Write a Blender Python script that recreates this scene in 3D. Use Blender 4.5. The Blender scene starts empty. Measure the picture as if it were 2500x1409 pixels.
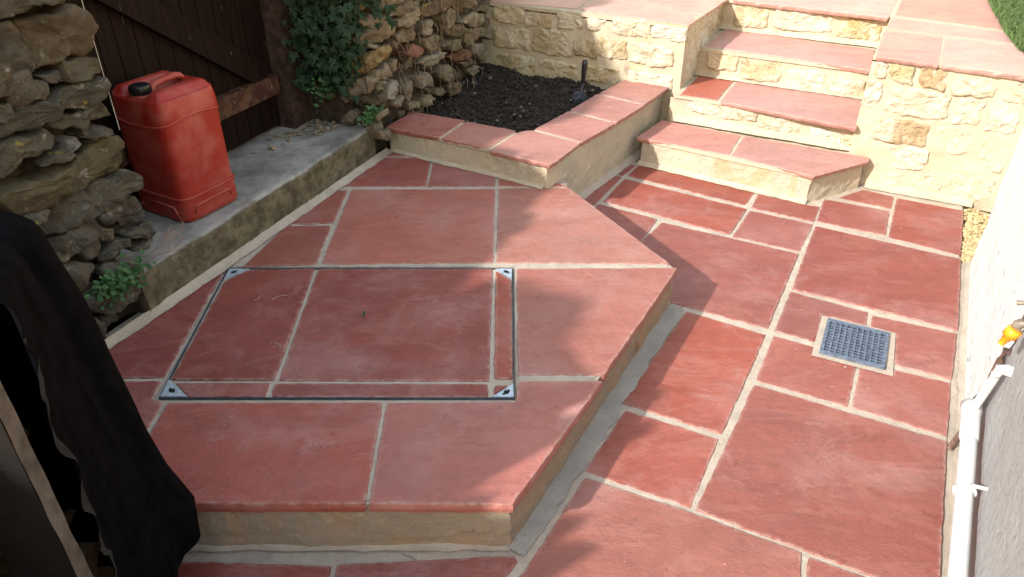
import bpy, math, random
from mathutils import Vector, Matrix, noise
random.seed(7)
R = math.radians
sc = bpy.context.scene
# ---------------------------------------------------------------- camera
cam = bpy.data.cameras.new('camera'); camo = bpy.data.objects.new('camera', cam)
sc.collection.objects.link(camo); sc.camera = camo
cam.sensor_width = 36; cam.lens = 1850 / 2500 * 36; cam.clip_start = .02; cam.clip_end = 500
camo.location = (0, 0, 1.64); camo.rotation_euler = (R(90 - 32.8), 0, 0)
# ---------------------------------------------------------------- sky and sun
SUN = Vector((1.297, .954, -1.0)).normalized()          # the way the light travels
w = bpy.data.worlds.new('World'); sc.world = w; w.use_nodes = True
nt = w.node_tree; sky = nt.nodes.new('ShaderNodeTexSky'); sky.sky_type = 'NISHITA'; sky.sun_disc = False
sky.sun_elevation = math.asin(-SUN.z); sky.sun_rotation = math.atan2(-SUN.x, -SUN.y)
sky.air_density = 3.3; sky.dust_density = .8; sky.ozone_density = 1.4
bg = nt.nodes['Background']; bg.inputs['Strength'].default_value = .15
wb = nt.nodes.new('ShaderNodeMix'); wb.data_type = 'RGBA'; wb.blend_type = 'MULTIPLY'; wb.inputs[0].default_value = 1; wb.inputs[7].default_value = (1.10, .955, 1.04, 1)   # even white balance
nt.links.new(sky.outputs[0], wb.inputs[6]); nt.links.new(wb.outputs[2], bg.inputs[0])
sl = bpy.data.lights.new('sun', 'SUN'); sl.energy = 2.8; sl.angle = R(1.3); sl.color = (1, .955, .89)
so = bpy.data.objects.new('sun', sl); sc.collection.objects.link(so); so.location = (-6, -5, 6)
so.rotation_euler = SUN.to_track_quat('-Z', 'Y').to_euler()
vs = sc.view_settings; vs.view_transform = 'Standard'; vs.look = 'None'; vs.exposure = 1.38; vs.gamma = 1
sc.cycles.use_denoising = True; sc.cycles.max_bounces = 6

# ---------------------------------------------------------------- site survey (metres)
D = {"platform":[[[-0.605,3.61],[-0.387,3.489],[-0.65,3.484]],[[-0.657,3.459],[-0.4,3.459],[-0.392,3.14],[-0.779,3.136]],[[-0.376,3.459],[-0.08,3.341],[-0.08,3.14],[-0.379,3.136]],[[-0.058,3.331],[0.151,3.211],[0.247,3.136],[-0.059,3.145]],[[-0.809,3.081],[-0.742,3.093],[-0.742,2.78],[-0.924,2.777]],[[-0.717,3.098],[-0.079,3.106],[-0.074,2.466],[-0.717,2.454]],[[-0.057,3.11],[0.255,3.115],[0.591,2.457],[-0.056,2.466]],[[-0.925,2.755],[-0.747,2.755],[-0.741,2.451],[-1.007,2.436]],[[-1.074,2.395],[-1.058,1.785],[-1.365,1.783],[-1.351,1.857],[-1.318,1.939],[-1.229,2.092]],[[0.02,2.415],[0.616,2.424],[0.278,1.799],[0.021,1.801]],[[-1.38,1.764],[-1.059,1.764],[-1.053,1.686],[-1.016,1.668],[-1.018,1.516],[-1.007,1.296],[-1.376,1.296]],[[-0.997,1.665],[-0.378,1.668],[-0.369,1.296],[-0.991,1.296]],[[-0.361,1.668],[0.014,1.672],[0.021,1.764],[0.268,1.766],[0.0,1.294],[-0.352,1.296]]],
"cover":[[[-0.978,2.407],[-0.74,2.415],[-0.72,1.776],[-1.027,1.776],[-1.043,2.332]],[[-0.721,2.415],[-0.076,2.415],[-0.072,1.772],[-0.702,1.774]],[[-0.058,2.395],[-0.006,2.338],[-0.001,1.781],[-0.051,1.783]],[[-1.005,1.756],[-0.731,1.758],[-0.728,1.701],[-0.947,1.699]],[[-0.71,1.756],[-0.074,1.753],[-0.072,1.697],[-0.703,1.699]],[[-0.049,1.747],[-0.02,1.747],[-0.05,1.713]]],
"cover_plate":[[[-1.053,2.415],[-0.981,2.415],[-1.049,2.341]],[[-0.061,2.415],[0.0,2.415],[-0.001,2.344]],[[-1.035,1.772],[-1.031,1.695],[-0.952,1.695]],[[0.004,1.753],[0.005,1.693],[-0.058,1.693]]],
"cover_frame":[[-1.062,2.421],[0.003,2.421],[0.008,1.69],[-1.034,1.69]],
"lower":[[[0.643,3.77],[0.659,3.759],[0.573,3.633],[0.559,3.654]],[[0.678,3.759],[1.206,3.427],[1.122,3.291],[0.605,3.628]],[[1.22,3.404],[1.438,3.278],[1.473,3.265],[1.394,3.118],[1.148,3.261]],[[0.536,3.628],[0.564,3.608],[0.388,3.282],[0.35,3.349]],[[0.582,3.588],[1.116,3.243],[0.978,2.996],[0.447,3.331]],[[1.131,3.226],[1.383,3.09],[1.243,2.845],[0.99,2.977]],[[0.42,3.3],[0.674,3.142],[0.461,2.701],[0.217,2.928]],[[0.694,3.106],[1.228,2.817],[0.943,2.276],[0.348,2.59]],[[0.528,2.464],[0.655,2.407],[0.591,2.278],[0.446,2.331]],[[0.666,2.382],[0.922,2.232],[0.644,1.721],[0.358,1.865]],[[0.364,1.824],[0.628,1.696],[0.492,1.435],[0.214,1.565]],[[0.212,1.538],[0.488,1.412],[0.749,1.28],[0.677,1.104],[-0.097,1.071],[0.033,1.224]],[[0.768,1.265],[1.038,1.13],[0.944,0.981],[0.683,1.061]],[[0.809,1.949],[1.321,1.686],[1.039,1.143],[0.51,1.424]],[[0.955,2.227],[1.084,2.158],[1.059,2.113],[1.185,2.051],[1.08,1.849],[0.824,1.977]],[[1.2,2.042],[1.294,2.003],[1.309,2.031],[1.467,1.962],[1.335,1.712],[1.096,1.843]],[[1.367,2.355],[1.624,2.24],[1.482,1.985],[1.327,2.063],[1.407,2.237],[1.334,2.286]],[[1.107,2.52],[1.354,2.377],[1.315,2.296],[1.173,2.366],[1.098,2.192],[0.969,2.26]],[[1.391,3.07],[1.907,2.775],[1.642,2.268],[1.121,2.544]],[[1.528,3.349],[1.789,3.222],[1.673,2.988],[1.415,3.122]],[[1.604,3.367],[1.761,3.46],[1.879,3.381],[1.813,3.256]],[[1.89,3.363],[2.145,3.23],[1.924,2.813],[1.686,2.973]],[[-0.86,1.252],[-0.464,1.239],[-0.463,1.104],[-0.903,1.104]],[[-0.444,1.242],[0.005,1.27],[0.013,1.252],[-0.116,1.071],[-0.447,1.104]]],
"terrace":[[[-0.158,4.693],[0.37,4.504],[0.52,4.862],[-0.039,5.103]],[[0.391,4.484],[0.935,4.12],[1.286,4.748],[1.43,5.078],[0.538,4.838]],[[1.316,4.737],[2.062,4.3],[2.402,4.932],[1.614,5.48]],[[2.123,4.347],[2.545,4.035],[2.952,4.956],[2.437,4.932]],[[2.084,4.281],[2.522,3.977],[2.453,3.759],[1.958,4.06]],[[1.925,4.01],[2.161,3.881],[1.923,3.424],[1.695,3.548]],[[2.176,3.873],[2.439,3.715],[2.3,3.22],[2.214,3.254],[1.934,3.418]]],
"step1":[[[0.832,4.031],[1.208,3.806],[1.083,3.552],[0.659,3.783]],[[1.227,3.794],[1.771,3.511],[1.755,3.47],[1.424,3.292],[1.097,3.537]]],
"step2":[[[1.111,4.416],[1.285,4.315],[1.09,3.932],[0.914,4.019]],[[1.304,4.299],[1.863,3.926],[1.675,3.525],[1.107,3.913]]],
"step3":[[[1.319,4.781],[2.035,4.3],[1.859,3.931],[1.112,4.393]]],
"coping":[[[-0.509,3.75],[-0.239,3.626],[-0.347,3.402],[-0.614,3.536]],[[-0.224,3.608],[0.016,3.486],[-0.109,3.271],[-0.329,3.392]],[[0.035,3.47],[0.091,3.492],[0.313,3.33],[0.204,3.139],[0.165,3.085],[-0.101,3.247]],[[0.113,3.508],[0.288,3.756],[0.501,3.58],[0.325,3.346]],[[0.299,3.774],[0.462,4.026],[0.685,3.849],[0.515,3.603]],[[0.475,4.04],[0.656,4.292],[0.872,4.145],[0.694,3.868]]],
"grate":[[1.183,2.325],[1.375,2.232],[1.278,2.024],[1.081,2.12]],
"lawn_edge":[[3.144,5.48],[2.86,4.782],[2.542,4.01],[2.406,3.609],[2.282,3.249]],
"fillet_outer":[[0.045,1.257],[0.117,1.374],[0.231,1.562],[0.366,1.851],[0.543,2.153],[0.619,2.304]],
"consts":{"UL":4.08,"UR":3.945,"U4":4.83,"U3":4.37,"U2":3.99,"VC":-1.11},"wl":[[-2.183,0.582,0.21,0.097],[-1.988,0.572,0.163,0.08],[-1.791,0.583,0.161,0.079],[-1.626,0.586,0.11,0.07],[-1.42,0.59,0.224,0.087],[-1.204,0.586,0.188,0.071],[-2.167,0.442,0.245,0.117],[-1.896,0.455,0.259,0.137],[-1.688,0.441,0.148,0.092],[-1.52,0.462,0.179,0.105],[-1.285,0.459,0.237,0.11],[-2.144,0.29,0.286,0.121],[-1.853,0.291,0.258,0.114],[-1.58,0.308,0.219,0.09],[-1.288,0.317,0.261,0.076]],
"wc":[[4.271,0.588,0.321,0.098],[4.699,0.564,0.498,0.137],[4.344,0.412,0.353,0.263]],
"wr":[[-0.127,0.573,0.052,0.071],[-0.038,0.571,0.105,0.074],[0.099,0.567,0.122,0.089],[0.268,0.556,0.16,0.088],[0.45,0.554,0.128,0.083],[0.061,0.443,0.259,0.129],[0.278,0.435,0.108,0.122],[0.421,0.423,0.135,0.113],[0.029,0.302,0.229,0.105],[0.257,0.294,0.175,0.115],[0.437,0.26,0.12,0.146],[0.054,0.175,0.247,0.104],[-0.138,0.458,0.075,0.132],[0.129,0.066,0.261,0.097],[0.382,0.079,0.196,0.12]],
"r4":[[-0.934,0.554,0.204,0.128],[-0.629,0.558,0.332,0.107],[-0.329,0.55,0.236,0.118]],
"r3":[[-0.96,0.395,0.171,0.091],[-0.743,0.371,0.225,0.109],[-0.497,0.358,0.196,0.107],[-0.288,0.348,0.189,0.101]],
"r2":[[-0.958,0.245,0.197,0.066],[-0.747,0.247,0.18,0.075],[-0.532,0.231,0.215,0.082],[-0.308,0.196,0.156,0.081],[-0.171,0.203,0.095,0.08]],
"sl":[[[1.326,1.17],[1.283,1.182],[1.306,1.238],[1.546,1.194],[1.536,1.177],[1.522,1.172],[1.477,1.178],[1.415,1.192],[1.374,1.183]],[[1.323,1.162],[1.341,1.159],[1.356,1.137],[1.366,1.102],[1.367,1.071],[1.377,1.041],[1.371,1.027],[1.346,1.024],[1.307,1.023],[1.279,1.003],[1.256,0.995],[1.216,0.995],[1.277,1.144]],[[1.368,1.152],[1.422,1.158],[1.483,1.148],[1.519,1.162],[1.545,1.152],[1.569,1.13],[1.577,1.099],[1.567,1.077],[1.546,1.068],[1.54,1.043],[1.515,1.03],[1.488,1.04],[1.437,1.037],[1.408,1.029],[1.384,1.032],[1.376,1.047],[1.374,1.079]],[[1.448,1.026],[1.481,1.022],[1.522,1.025],[1.559,1.017],[1.565,1.0],[1.544,0.975],[1.503,0.975],[1.448,0.976],[1.441,0.997]],[[1.377,1.012],[1.402,1.013],[1.438,1.008],[1.448,0.989],[1.445,0.977],[1.42,0.981],[1.395,0.994]],[[1.266,0.988],[1.297,1.013],[1.334,1.013],[1.372,1.001],[1.399,0.977],[1.381,0.956],[1.345,0.958],[1.309,0.958],[1.29,0.972]],[[1.226,0.92],[1.258,0.925],[1.277,0.938],[1.307,0.953],[1.377,0.948],[1.414,0.966],[1.458,0.96],[1.498,0.961],[1.54,0.964],[1.55,0.939],[1.534,0.902],[1.506,0.893],[1.469,0.895],[1.437,0.914],[1.394,0.912],[1.357,0.894],[1.326,0.882],[1.281,0.887],[1.233,0.888],[1.217,0.897]],[[1.228,0.976],[1.266,0.971],[1.273,0.955],[1.262,0.93],[1.242,0.927],[1.215,0.943]],[[1.363,0.882],[1.4,0.89],[1.454,0.886],[1.495,0.886],[1.532,0.883],[1.554,0.864],[1.559,0.84],[1.536,0.837],[1.496,0.844],[1.466,0.852],[1.45,0.843],[1.417,0.85],[1.386,0.852],[1.364,0.865]],[[1.456,0.825],[1.491,0.831],[1.53,0.821],[1.549,0.794],[1.529,0.792],[1.497,0.8],[1.473,0.794],[1.454,0.808]],[[1.226,0.871],[1.276,0.873],[1.321,0.87],[1.35,0.868],[1.355,0.83],[1.33,0.826],[1.286,0.825],[1.245,0.814],[1.208,0.798],[1.159,0.805],[1.186,0.87]],[[1.386,0.826],[1.42,0.817],[1.432,0.795],[1.403,0.78],[1.378,0.799]],[[1.349,0.805],[1.374,0.82],[1.379,0.793],[1.404,0.774],[1.371,0.771],[1.321,0.773],[1.287,0.78]],[[1.438,0.81],[1.51,0.788],[1.545,0.79],[1.452,0.816]],[[1.161,0.758],[1.212,0.763],[1.289,0.748],[1.338,0.752],[1.428,0.767],[1.499,0.779],[1.571,0.759],[1.567,0.695],[1.54,0.673],[1.433,0.679],[1.367,0.681],[1.323,0.677],[1.266,0.663],[1.219,0.67],[1.184,0.676],[1.151,0.734]],[[1.224,0.618],[1.278,0.652],[1.364,0.672],[1.486,0.665],[1.554,0.669],[1.575,0.623],[1.56,0.597],[1.496,0.593],[1.42,0.58],[1.36,0.572],[1.286,0.577],[1.233,0.589]],[[1.404,0.567],[1.459,0.589],[1.534,0.578],[1.578,0.556],[1.572,0.503],[1.536,0.492],[1.477,0.504],[1.463,0.533],[1.425,0.529]],[[1.302,0.564],[1.371,0.572],[1.402,0.562],[1.399,0.521],[1.367,0.45],[1.33,0.459],[1.315,0.51]],[[1.397,0.533],[1.456,0.498],[1.441,0.472],[1.394,0.491]],[[1.479,0.475],[1.581,0.47],[1.589,0.414],[1.549,0.417],[1.505,0.44]],[[1.233,0.574],[1.292,0.564],[1.32,0.508],[1.282,0.496],[1.236,0.5],[1.221,0.529]],[[1.372,0.447],[1.416,0.469],[1.492,0.457],[1.484,0.433],[1.414,0.43],[1.375,0.423]],[[1.488,0.408],[1.509,0.414],[1.574,0.41],[1.575,0.392],[1.534,0.39]],[[1.237,0.489],[1.319,0.46],[1.344,0.435],[1.31,0.404],[1.295,0.379],[1.249,0.362],[1.242,0.432]],[[1.251,0.338],[1.293,0.358],[1.34,0.358],[1.341,0.329],[1.301,0.318],[1.256,0.289]],[[1.326,0.303],[1.37,0.341],[1.475,0.279],[1.463,0.243],[1.381,0.232],[1.326,0.255],[1.3,0.283]],[[1.247,0.265],[1.274,0.276],[1.311,0.247],[1.315,0.214],[1.296,0.171],[1.269,0.165],[1.259,0.203]],[[1.363,0.407],[1.426,0.395],[1.498,0.344],[1.497,0.284],[1.433,0.309],[1.363,0.356]],[[1.15,0.616],[1.217,0.612],[1.23,0.58],[1.226,0.516],[1.179,0.5],[1.128,0.559]],[[1.197,0.675],[1.265,0.658],[1.226,0.622],[1.191,0.62],[1.14,0.636]],[[1.128,0.498],[1.213,0.481],[1.232,0.421],[1.241,0.355],[1.196,0.338],[1.125,0.427]],[[1.142,0.339],[1.228,0.306],[1.237,0.254],[1.231,0.192],[1.169,0.194],[1.127,0.271]]],
"sr":[[[2.905,0.898],[2.948,0.918],[3.2,0.87],[3.16,0.854],[3.063,0.855],[3.003,0.85],[2.938,0.866]],[[3.056,0.818],[3.121,0.843],[3.221,0.842],[3.293,0.846],[3.281,0.811],[3.177,0.805],[3.103,0.808]],[[3.111,0.785],[3.24,0.801],[3.36,0.795],[3.388,0.751],[3.272,0.75],[3.18,0.742],[3.119,0.758]],[[3.386,0.783],[3.514,0.79],[3.695,0.775],[3.644,0.738],[3.508,0.739],[3.421,0.731]],[[2.861,0.839],[2.945,0.844],[3.055,0.812],[2.993,0.793],[2.957,0.786],[2.873,0.814]],[[2.842,0.769],[2.959,0.794],[3.088,0.79],[3.112,0.748],[3.101,0.719],[2.982,0.729],[2.934,0.725],[2.858,0.741]],[[3.112,0.711],[3.165,0.729],[3.294,0.716],[3.299,0.653],[3.194,0.665],[3.132,0.68]],[[2.884,0.732],[2.956,0.717],[2.981,0.696],[2.917,0.696],[2.887,0.716]],[[3.01,0.691],[3.098,0.704],[3.112,0.673],[3.053,0.656],[3.019,0.671]],[[2.946,0.596],[3.021,0.614],[3.051,0.573],[3.04,0.544],[2.984,0.544],[2.946,0.565]],[[3.045,0.607],[3.108,0.61],[3.121,0.574],[3.074,0.561]],[[3.003,0.476],[3.042,0.518],[3.091,0.51],[3.095,0.455],[3.041,0.438],[2.992,0.444]],[[3.608,0.69],[3.658,0.724],[3.751,0.695],[3.762,0.636],[3.648,0.626]],[[3.618,0.633],[3.81,0.611],[3.857,0.564],[3.739,0.566],[3.645,0.591]],[[3.811,0.625],[3.933,0.65],[4.057,0.617],[4.082,0.573],[3.98,0.558],[3.876,0.589]],[[3.841,0.575],[4.053,0.542],[4.107,0.498],[3.958,0.495],[3.886,0.478],[3.837,0.524]],[[3.594,0.554],[3.69,0.559],[3.803,0.532],[3.783,0.492],[3.668,0.503]],[[3.93,0.471],[4.066,0.445],[4.14,0.371],[4.08,0.338],[3.953,0.411]],[[3.649,0.475],[3.799,0.481],[3.883,0.445],[3.846,0.416],[3.711,0.437]],[[3.323,0.526],[3.44,0.543],[3.589,0.516],[3.541,0.496],[3.419,0.493]],[[3.199,0.612],[3.283,0.637],[3.361,0.598],[3.342,0.562],[3.248,0.583]],[[3.489,0.446],[3.598,0.445],[3.724,0.395],[3.727,0.334],[3.604,0.347],[3.514,0.402]],[[3.155,0.458],[3.231,0.469],[3.256,0.4],[3.204,0.377],[3.155,0.416]],[[3.609,0.322],[3.652,0.34],[3.818,0.276],[3.762,0.245],[3.644,0.258]],[[3.051,0.422],[3.117,0.428],[3.145,0.392],[3.095,0.373],[3.047,0.396]],[[3.325,0.328],[3.401,0.348],[3.465,0.306],[3.394,0.291],[3.335,0.296]],[[2.896,0.325],[2.98,0.302],[3.023,0.252],[2.959,0.254],[2.901,0.282]],[[3.859,0.351],[3.967,0.345],[4.002,0.303],[3.91,0.309]],[[3.743,0.42],[3.934,0.393],[3.968,0.352],[3.791,0.377]],[[3.39,0.711],[3.461,0.709],[3.482,0.643],[3.382,0.653]],[[3.38,0.634],[3.495,0.627],[3.502,0.563],[3.401,0.574]],[[4.059,0.661],[4.151,0.639],[4.094,0.616],[4.022,0.639]],[[4.087,0.487],[4.183,0.477],[4.202,0.452],[4.143,0.447]],[[3.707,0.745],[3.854,0.745],[3.99,0.704],[3.918,0.682],[3.767,0.692]],[[3.301,0.47],[3.401,0.463],[3.453,0.398],[3.32,0.401]],[[3.201,0.36],[3.285,0.355],[3.293,0.309],[3.21,0.329]],[[3.462,0.351],[3.555,0.339],[3.566,0.297],[3.474,0.318]],[[2.926,0.551],[2.983,0.535],[2.989,0.5],[2.93,0.512]]],
"sj":[[[-1.996,0.8],[-1.971,0.797],[-1.965,0.738],[-2.002,0.698],[-2.05,0.662],[-2.071,0.672],[-2.053,0.699],[-2.013,0.721]],[[-2.102,0.613],[-2.039,0.639],[-2.019,0.678],[-1.966,0.696],[-1.909,0.696],[-1.857,0.72],[-1.846,0.691],[-1.864,0.658],[-1.916,0.634],[-1.988,0.582],[-2.018,0.575],[-2.044,0.601]],[[-2.256,0.504],[-2.23,0.521],[-2.134,0.5],[-2.122,0.475],[-2.158,0.441],[-2.205,0.438],[-2.255,0.465]],[[-2.116,0.489],[-2.075,0.54],[-1.958,0.586],[-1.91,0.566],[-1.937,0.519],[-2.032,0.467],[-2.082,0.438],[-2.1,0.472]],[[-2.108,0.364],[-2.054,0.418],[-2.018,0.403],[-2.022,0.376],[-2.075,0.321],[-2.112,0.336]],[[-1.997,0.366],[-1.959,0.398],[-1.898,0.413],[-1.897,0.387],[-1.931,0.382],[-1.981,0.341]],[[-1.973,0.889],[-1.946,0.914],[-1.923,0.905],[-1.93,0.876],[-1.982,0.848]]],
"house":[[2.015,0.492],[2.116,0.356],[2.134,0.291],[2.277,0.004]],
"pipe_near":[1.444,0.385,0.152],
"pipe_far":[2.018,0.385,0.218],
"elbow":[1.959,0.4,0.391],
"clip":[1.701,0.385,0.181],
"tap":[1.849,0.37,0.624],
"tapconn":[1.822,0.36,0.578],
"lead_top":[2.041,0.41,0.392],
"lead_bot":[2.083,0.41,0.115],
"handle":[1.901,0.36,0.619]}
TH = R(27.9); EU = Vector((math.sin(TH), math.cos(TH))); EV = Vector((math.cos(TH), -math.sin(TH)))   # paving axes
T2 = R(23); ES = Vector((math.sin(T2), math.cos(T2))); EN = Vector((math.cos(T2), -math.sin(T2)))      # boundary wall axes
Z1, ZP, Z2, ZK, Z3, Z4 = .15, .17, .30, .30, .46, .64
K = D['consts']
def UV(u, v, z): p = EU * u + EV * v; return Vector((p.x, p.y, z))
def SN(s, c, z): p = ES * s + EN * c; return Vector((p.x, p.y, z))

# ---------------------------------------------------------------- helpers
C = sc.collection
def link(name, me, parent=None, mat=None):
    o = bpy.data.objects.new(name, me); C.objects.link(o)
    if mat and me is not None and not me.materials: me.materials.append(mat)
    if parent:
        o.parent = parent; o.matrix_parent_inverse = Matrix.Translation(-parent.location)
    return o
def mesh(name, vs_, fs, mat=None, parent=None, smooth=False):
    me = bpy.data.meshes.new(name); me.from_pydata([tuple(v) for v in vs_], [], fs); me.update()
    if smooth: me.polygons.foreach_set('use_smooth', [True] * len(me.polygons))
    return link(name, me, parent, mat)
def tag(o, label, cat, group=None):
    o['label'] = label; o['category'] = cat
    if group: o['group'] = group
    return o
def kind(o, k, label=None):
    o['kind'] = k
    if label: o['label'] = label
    return o
def thing(name, loc, label, cat, group=None):
    o = bpy.data.objects.new(name, None); C.objects.link(o); o.location = loc; o.empty_display_size = .1
    return tag(o, label, cat, group)
def fbm(p, oct=4, sc_=1.0):
    return noise.fractal(Vector(p) * sc_, 1.0, 2.0, oct, noise_basis='PERLIN_ORIGINAL')
class MB:
    def __init__(s): s.v = []; s.f = []
    def add(s, vs_, fs):
        k = len(s.v); s.v += [Vector(v) for v in vs_]; s.f += [tuple(i + k for i in f) for f in fs]; return s
    def prism(s, base, top):            # two rings of equal length
        n = len(base); k = len(s.v); s.v += [Vector(v) for v in base] + [Vector(v) for v in top]
        s.f += [tuple(k + i for i in reversed(range(n))), tuple(k + n + i for i in range(n))]
        s.f += [(k + i, k + (i + 1) % n, k + n + (i + 1) % n, k + n + i) for i in range(n)]; return s
    def box(s, o, a, b, c):             # corner + three edge vectors
        o, a, b, c = map(Vector, (o, a, b, c)); return s.prism([o, o + a, o + a + b, o + b], [o + c, o + a + c, o + a + b + c, o + b + c])
    def tube(s, pts, rad, n=8, caps=True):
        pts = [Vector(p) for p in pts]; rr = rad if isinstance(rad, (list, tuple)) else [rad] * len(pts); k = len(s.v)
        for i, p in enumerate(pts):
            t = (pts[min(i + 1, len(pts) - 1)] - pts[max(i - 1, 0)]).normalized()
            a = t.cross(Vector((0, 0, 1)) if abs(t.z) < .9 else Vector((1, 0, 0))).normalized(); b = t.cross(a)
            s.v += [p + (a * math.cos(2 * math.pi * j / n) + b * math.sin(2 * math.pi * j / n)) * rr[i] for j in range(n)]
        for i in range(len(pts) - 1):
            s.f += [(k + i * n + j, k + i * n + (j + 1) % n, k + (i + 1) * n + (j + 1) % n, k + (i + 1) * n + j) for j in range(n)]
        if caps:
            e = len(s.v); s.v += s.v[k:k + n] + s.v[k + (len(pts) - 1) * n:k + len(pts) * n]; s.f += [tuple(e + j for j in reversed(range(n))), tuple(e + n + j for j in range(n))]
        return s
    def grid(s, nu, nv, fn):
        k = len(s.v); s.v += [Vector(fn(i / nu, j / nv)) for j in range(nv + 1) for i in range(nu + 1)]
        s.f += [(k + j * (nu + 1) + i, k + j * (nu + 1) + i + 1, k + (j + 1) * (nu + 1) + i + 1, k + (j + 1) * (nu + 1) + i) for j in range(nv) for i in range(nu)]; return s
    def blob(s, c, r, seed, n=6, m=4, rough=.35):
        k = len(s.v); c = Vector(c); r = Vector(r) if not isinstance(r, (int, float)) else Vector((r, r, r))
        def P(d):
            q = 1 + rough * noise.noise(d * 1.6 + Vector((seed * 3.7, seed * 1.3, seed)))
            return c + Vector((d.x * r.x, d.y * r.y, d.z * r.z)) * q
        s.v.append(P(Vector((0, 0, 1))))
        for a in range(1, m):
            ph = math.pi * a / m
            for b in range(n):
                t = 2 * math.pi * (b + .5 * (a % 2)) / n; s.v.append(P(Vector((math.sin(ph) * math.cos(t), math.sin(ph) * math.sin(t), math.cos(ph)))))
        s.v.append(P(Vector((0, 0, -1)))); e = len(s.v) - 1
        s.f += [(k, k + 1 + b, k + 1 + (b + 1) % n) for b in range(n)]
        for a in range(m - 2):
            q = k + 1 + a * n; s.f += [(q + b, q + n + b, q + n + (b + 1) % n, q + (b + 1) % n) for b in range(n)]
        q = k + 1 + (m - 2) * n; s.f += [(q + b, e, q + (b + 1) % n) for b in range(n)]; return s
    def build(s, name, mat=None, parent=None, smooth=False): return mesh(name, s.v, s.f, mat, parent, smooth)
def area2(p): return sum(p[i][0] * p[(i + 1) % len(p)][1] - p[(i + 1) % len(p)][0] * p[i][1] for i in range(len(p))) / 2
def ccw(p): p = [Vector(q) for q in p]; return p if area2(p) > 0 else p[::-1]
def inset(p, d):
    p = ccw(p); n = len(p); out = []
    for i in range(n):
        a, b, c = p[i - 1], p[i], p[(i + 1) % n]
        e1 = (b - a).normalized(); e2 = (c - b).normalized(); n1 = Vector((-e1.y, e1.x)); n2 = Vector((-e2.y, e2.x))
        m = n1 + n2; l = m.dot(n1); out.append(b + m * (d / max(l, .35)))
    return out
def resample(p, step):
    out = []
    for i in range(len(p)):
        a, b = Vector(p[i]), Vector(p[(i + 1) % len(p)]); k = max(1, round((b - a).length / step)); out += [a.lerp(b, j / k) for j in range(k)]
    return out
def chaikin(p, a=.25):
    out = []
    for i in range(len(p)):
        q, r = Vector(p[i]), Vector(p[(i + 1) % len(p)]); out += [q.lerp(r, a), q.lerp(r, 1 - a)]
    return out

# ---------------------------------------------------------------- materials
class NT:
    def __init__(s, name, rough=.8, spec=.3):
        s.m = bpy.data.materials.new(name); s.m.use_nodes = True; s.t = s.m.node_tree; s.b = s.t.nodes['Principled BSDF']
        s.b.inputs['Roughness'].default_value = rough; s.b.inputs['Specular IOR Level'].default_value = spec
        s.vec = None
    def n(s, t, **k):
        nd = s.t.nodes.new('ShaderNode' + t)
        for a, b in k.items(): setattr(nd, a, b)
        return nd
    def set(s, sock, v):
        if hasattr(v, 'is_linked') or hasattr(v, 'links'): s.t.links.new(v, sock)
        else: sock.default_value = v if not (isinstance(v, tuple) and len(v) == 3 and sock.type == 'RGBA') else (*v, 1)
    def coords(s, scale=(1, 1, 1), jitter=True):
        tc = s.n('TexCoord'); mp = s.n('Mapping'); s.t.links.new(tc.outputs['Object'], mp.inputs[0]); mp.inputs['Scale'].default_value = scale
        if jitter:
            oi = s.n('ObjectInfo'); m = s.n('Math', operation='MULTIPLY'); m.inputs[1].default_value = 91.7
            s.t.links.new(oi.outputs['Random'], m.inputs[0]); cb = s.n('CombineXYZ')
            for i in range(3): s.t.links.new(m.outputs[0], cb.inputs[i])
            s.t.links.new(cb.outputs[0], mp.inputs['Location'])
        return mp.outputs[0]
    def noise(s, vec, scale, detail=4, rough=.55, dist=0):
        nd = s.n('TexNoise'); s.t.links.new(vec, nd.inputs['Vector'])
        for a, b in (('Scale', scale), ('Detail', detail), ('Roughness', rough), ('Distortion', dist)): nd.inputs[a].default_value = b
        return nd.outputs['Fac']
    def voro(s, vec, scale, feature='F1', out='Distance'):
        nd = s.n('TexVoronoi', feature=feature); s.t.links.new(vec, nd.inputs['Vector']); nd.inputs['Scale'].default_value = scale; return nd.outputs[out]
    def rng(s, v, a, b, c=0., d=1.):
        nd = s.n('MapRange'); nd.interpolation_type = 'SMOOTHSTEP'; s.set(nd.inputs[0], v)
        for i, q in enumerate((a, b, c, d)): nd.inputs[i + 1].default_value = q
        return nd.outputs[0]
    def math(s, op, a, b=0.):
        nd = s.n('Math', operation=op); s.set(nd.inputs[0], a); s.set(nd.inputs[1], b); return nd.outputs[0]
    def mix(s, f, a, b, bt='MIX'):
        nd = s.n('Mix', data_type='RGBA', blend_type=bt); s.set(nd.inputs[0], f); s.set(nd.inputs[6], a); s.set(nd.inputs[7], b); return nd.outputs[2]
    def objcol(s): return s.n('ObjectInfo').outputs['Color']
    def bump(s, h, dist=.004, strength=1., prev=None):
        nd = s.n('Bump'); nd.inputs['Distance'].default_value = dist; nd.inputs['Strength'].default_value = strength; s.set(nd.inputs['Height'], h)
        if prev: s.t.links.new(prev, nd.inputs['Normal'])
        return nd.outputs[0]
    def out(s, col=None, nrm=None, rough=None):
        if col is not None: s.set(s.b.inputs['Base Color'], col)
        if nrm is not None: s.set(s.b.inputs['Normal'], nrm)
        if rough is not None: s.set(s.b.inputs['Roughness'], rough)
        return s.m
def simple(name, col, rough=.7, var=.25, scale=20, bump=.001, spec=.3, metal=0):
    t = NT(name, rough, spec); v = t.coords(); a = t.noise(v, scale, 5); f = t.rng(a, .3, .7)
    t.b.inputs['Metallic'].default_value = metal
    c = t.mix(f, tuple(q * (1 - var) for q in col), tuple(min(1, q * (1 + var)) for q in col))
    return t.out(c, t.bump(a, bump) if bump else None)
M = {}
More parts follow.
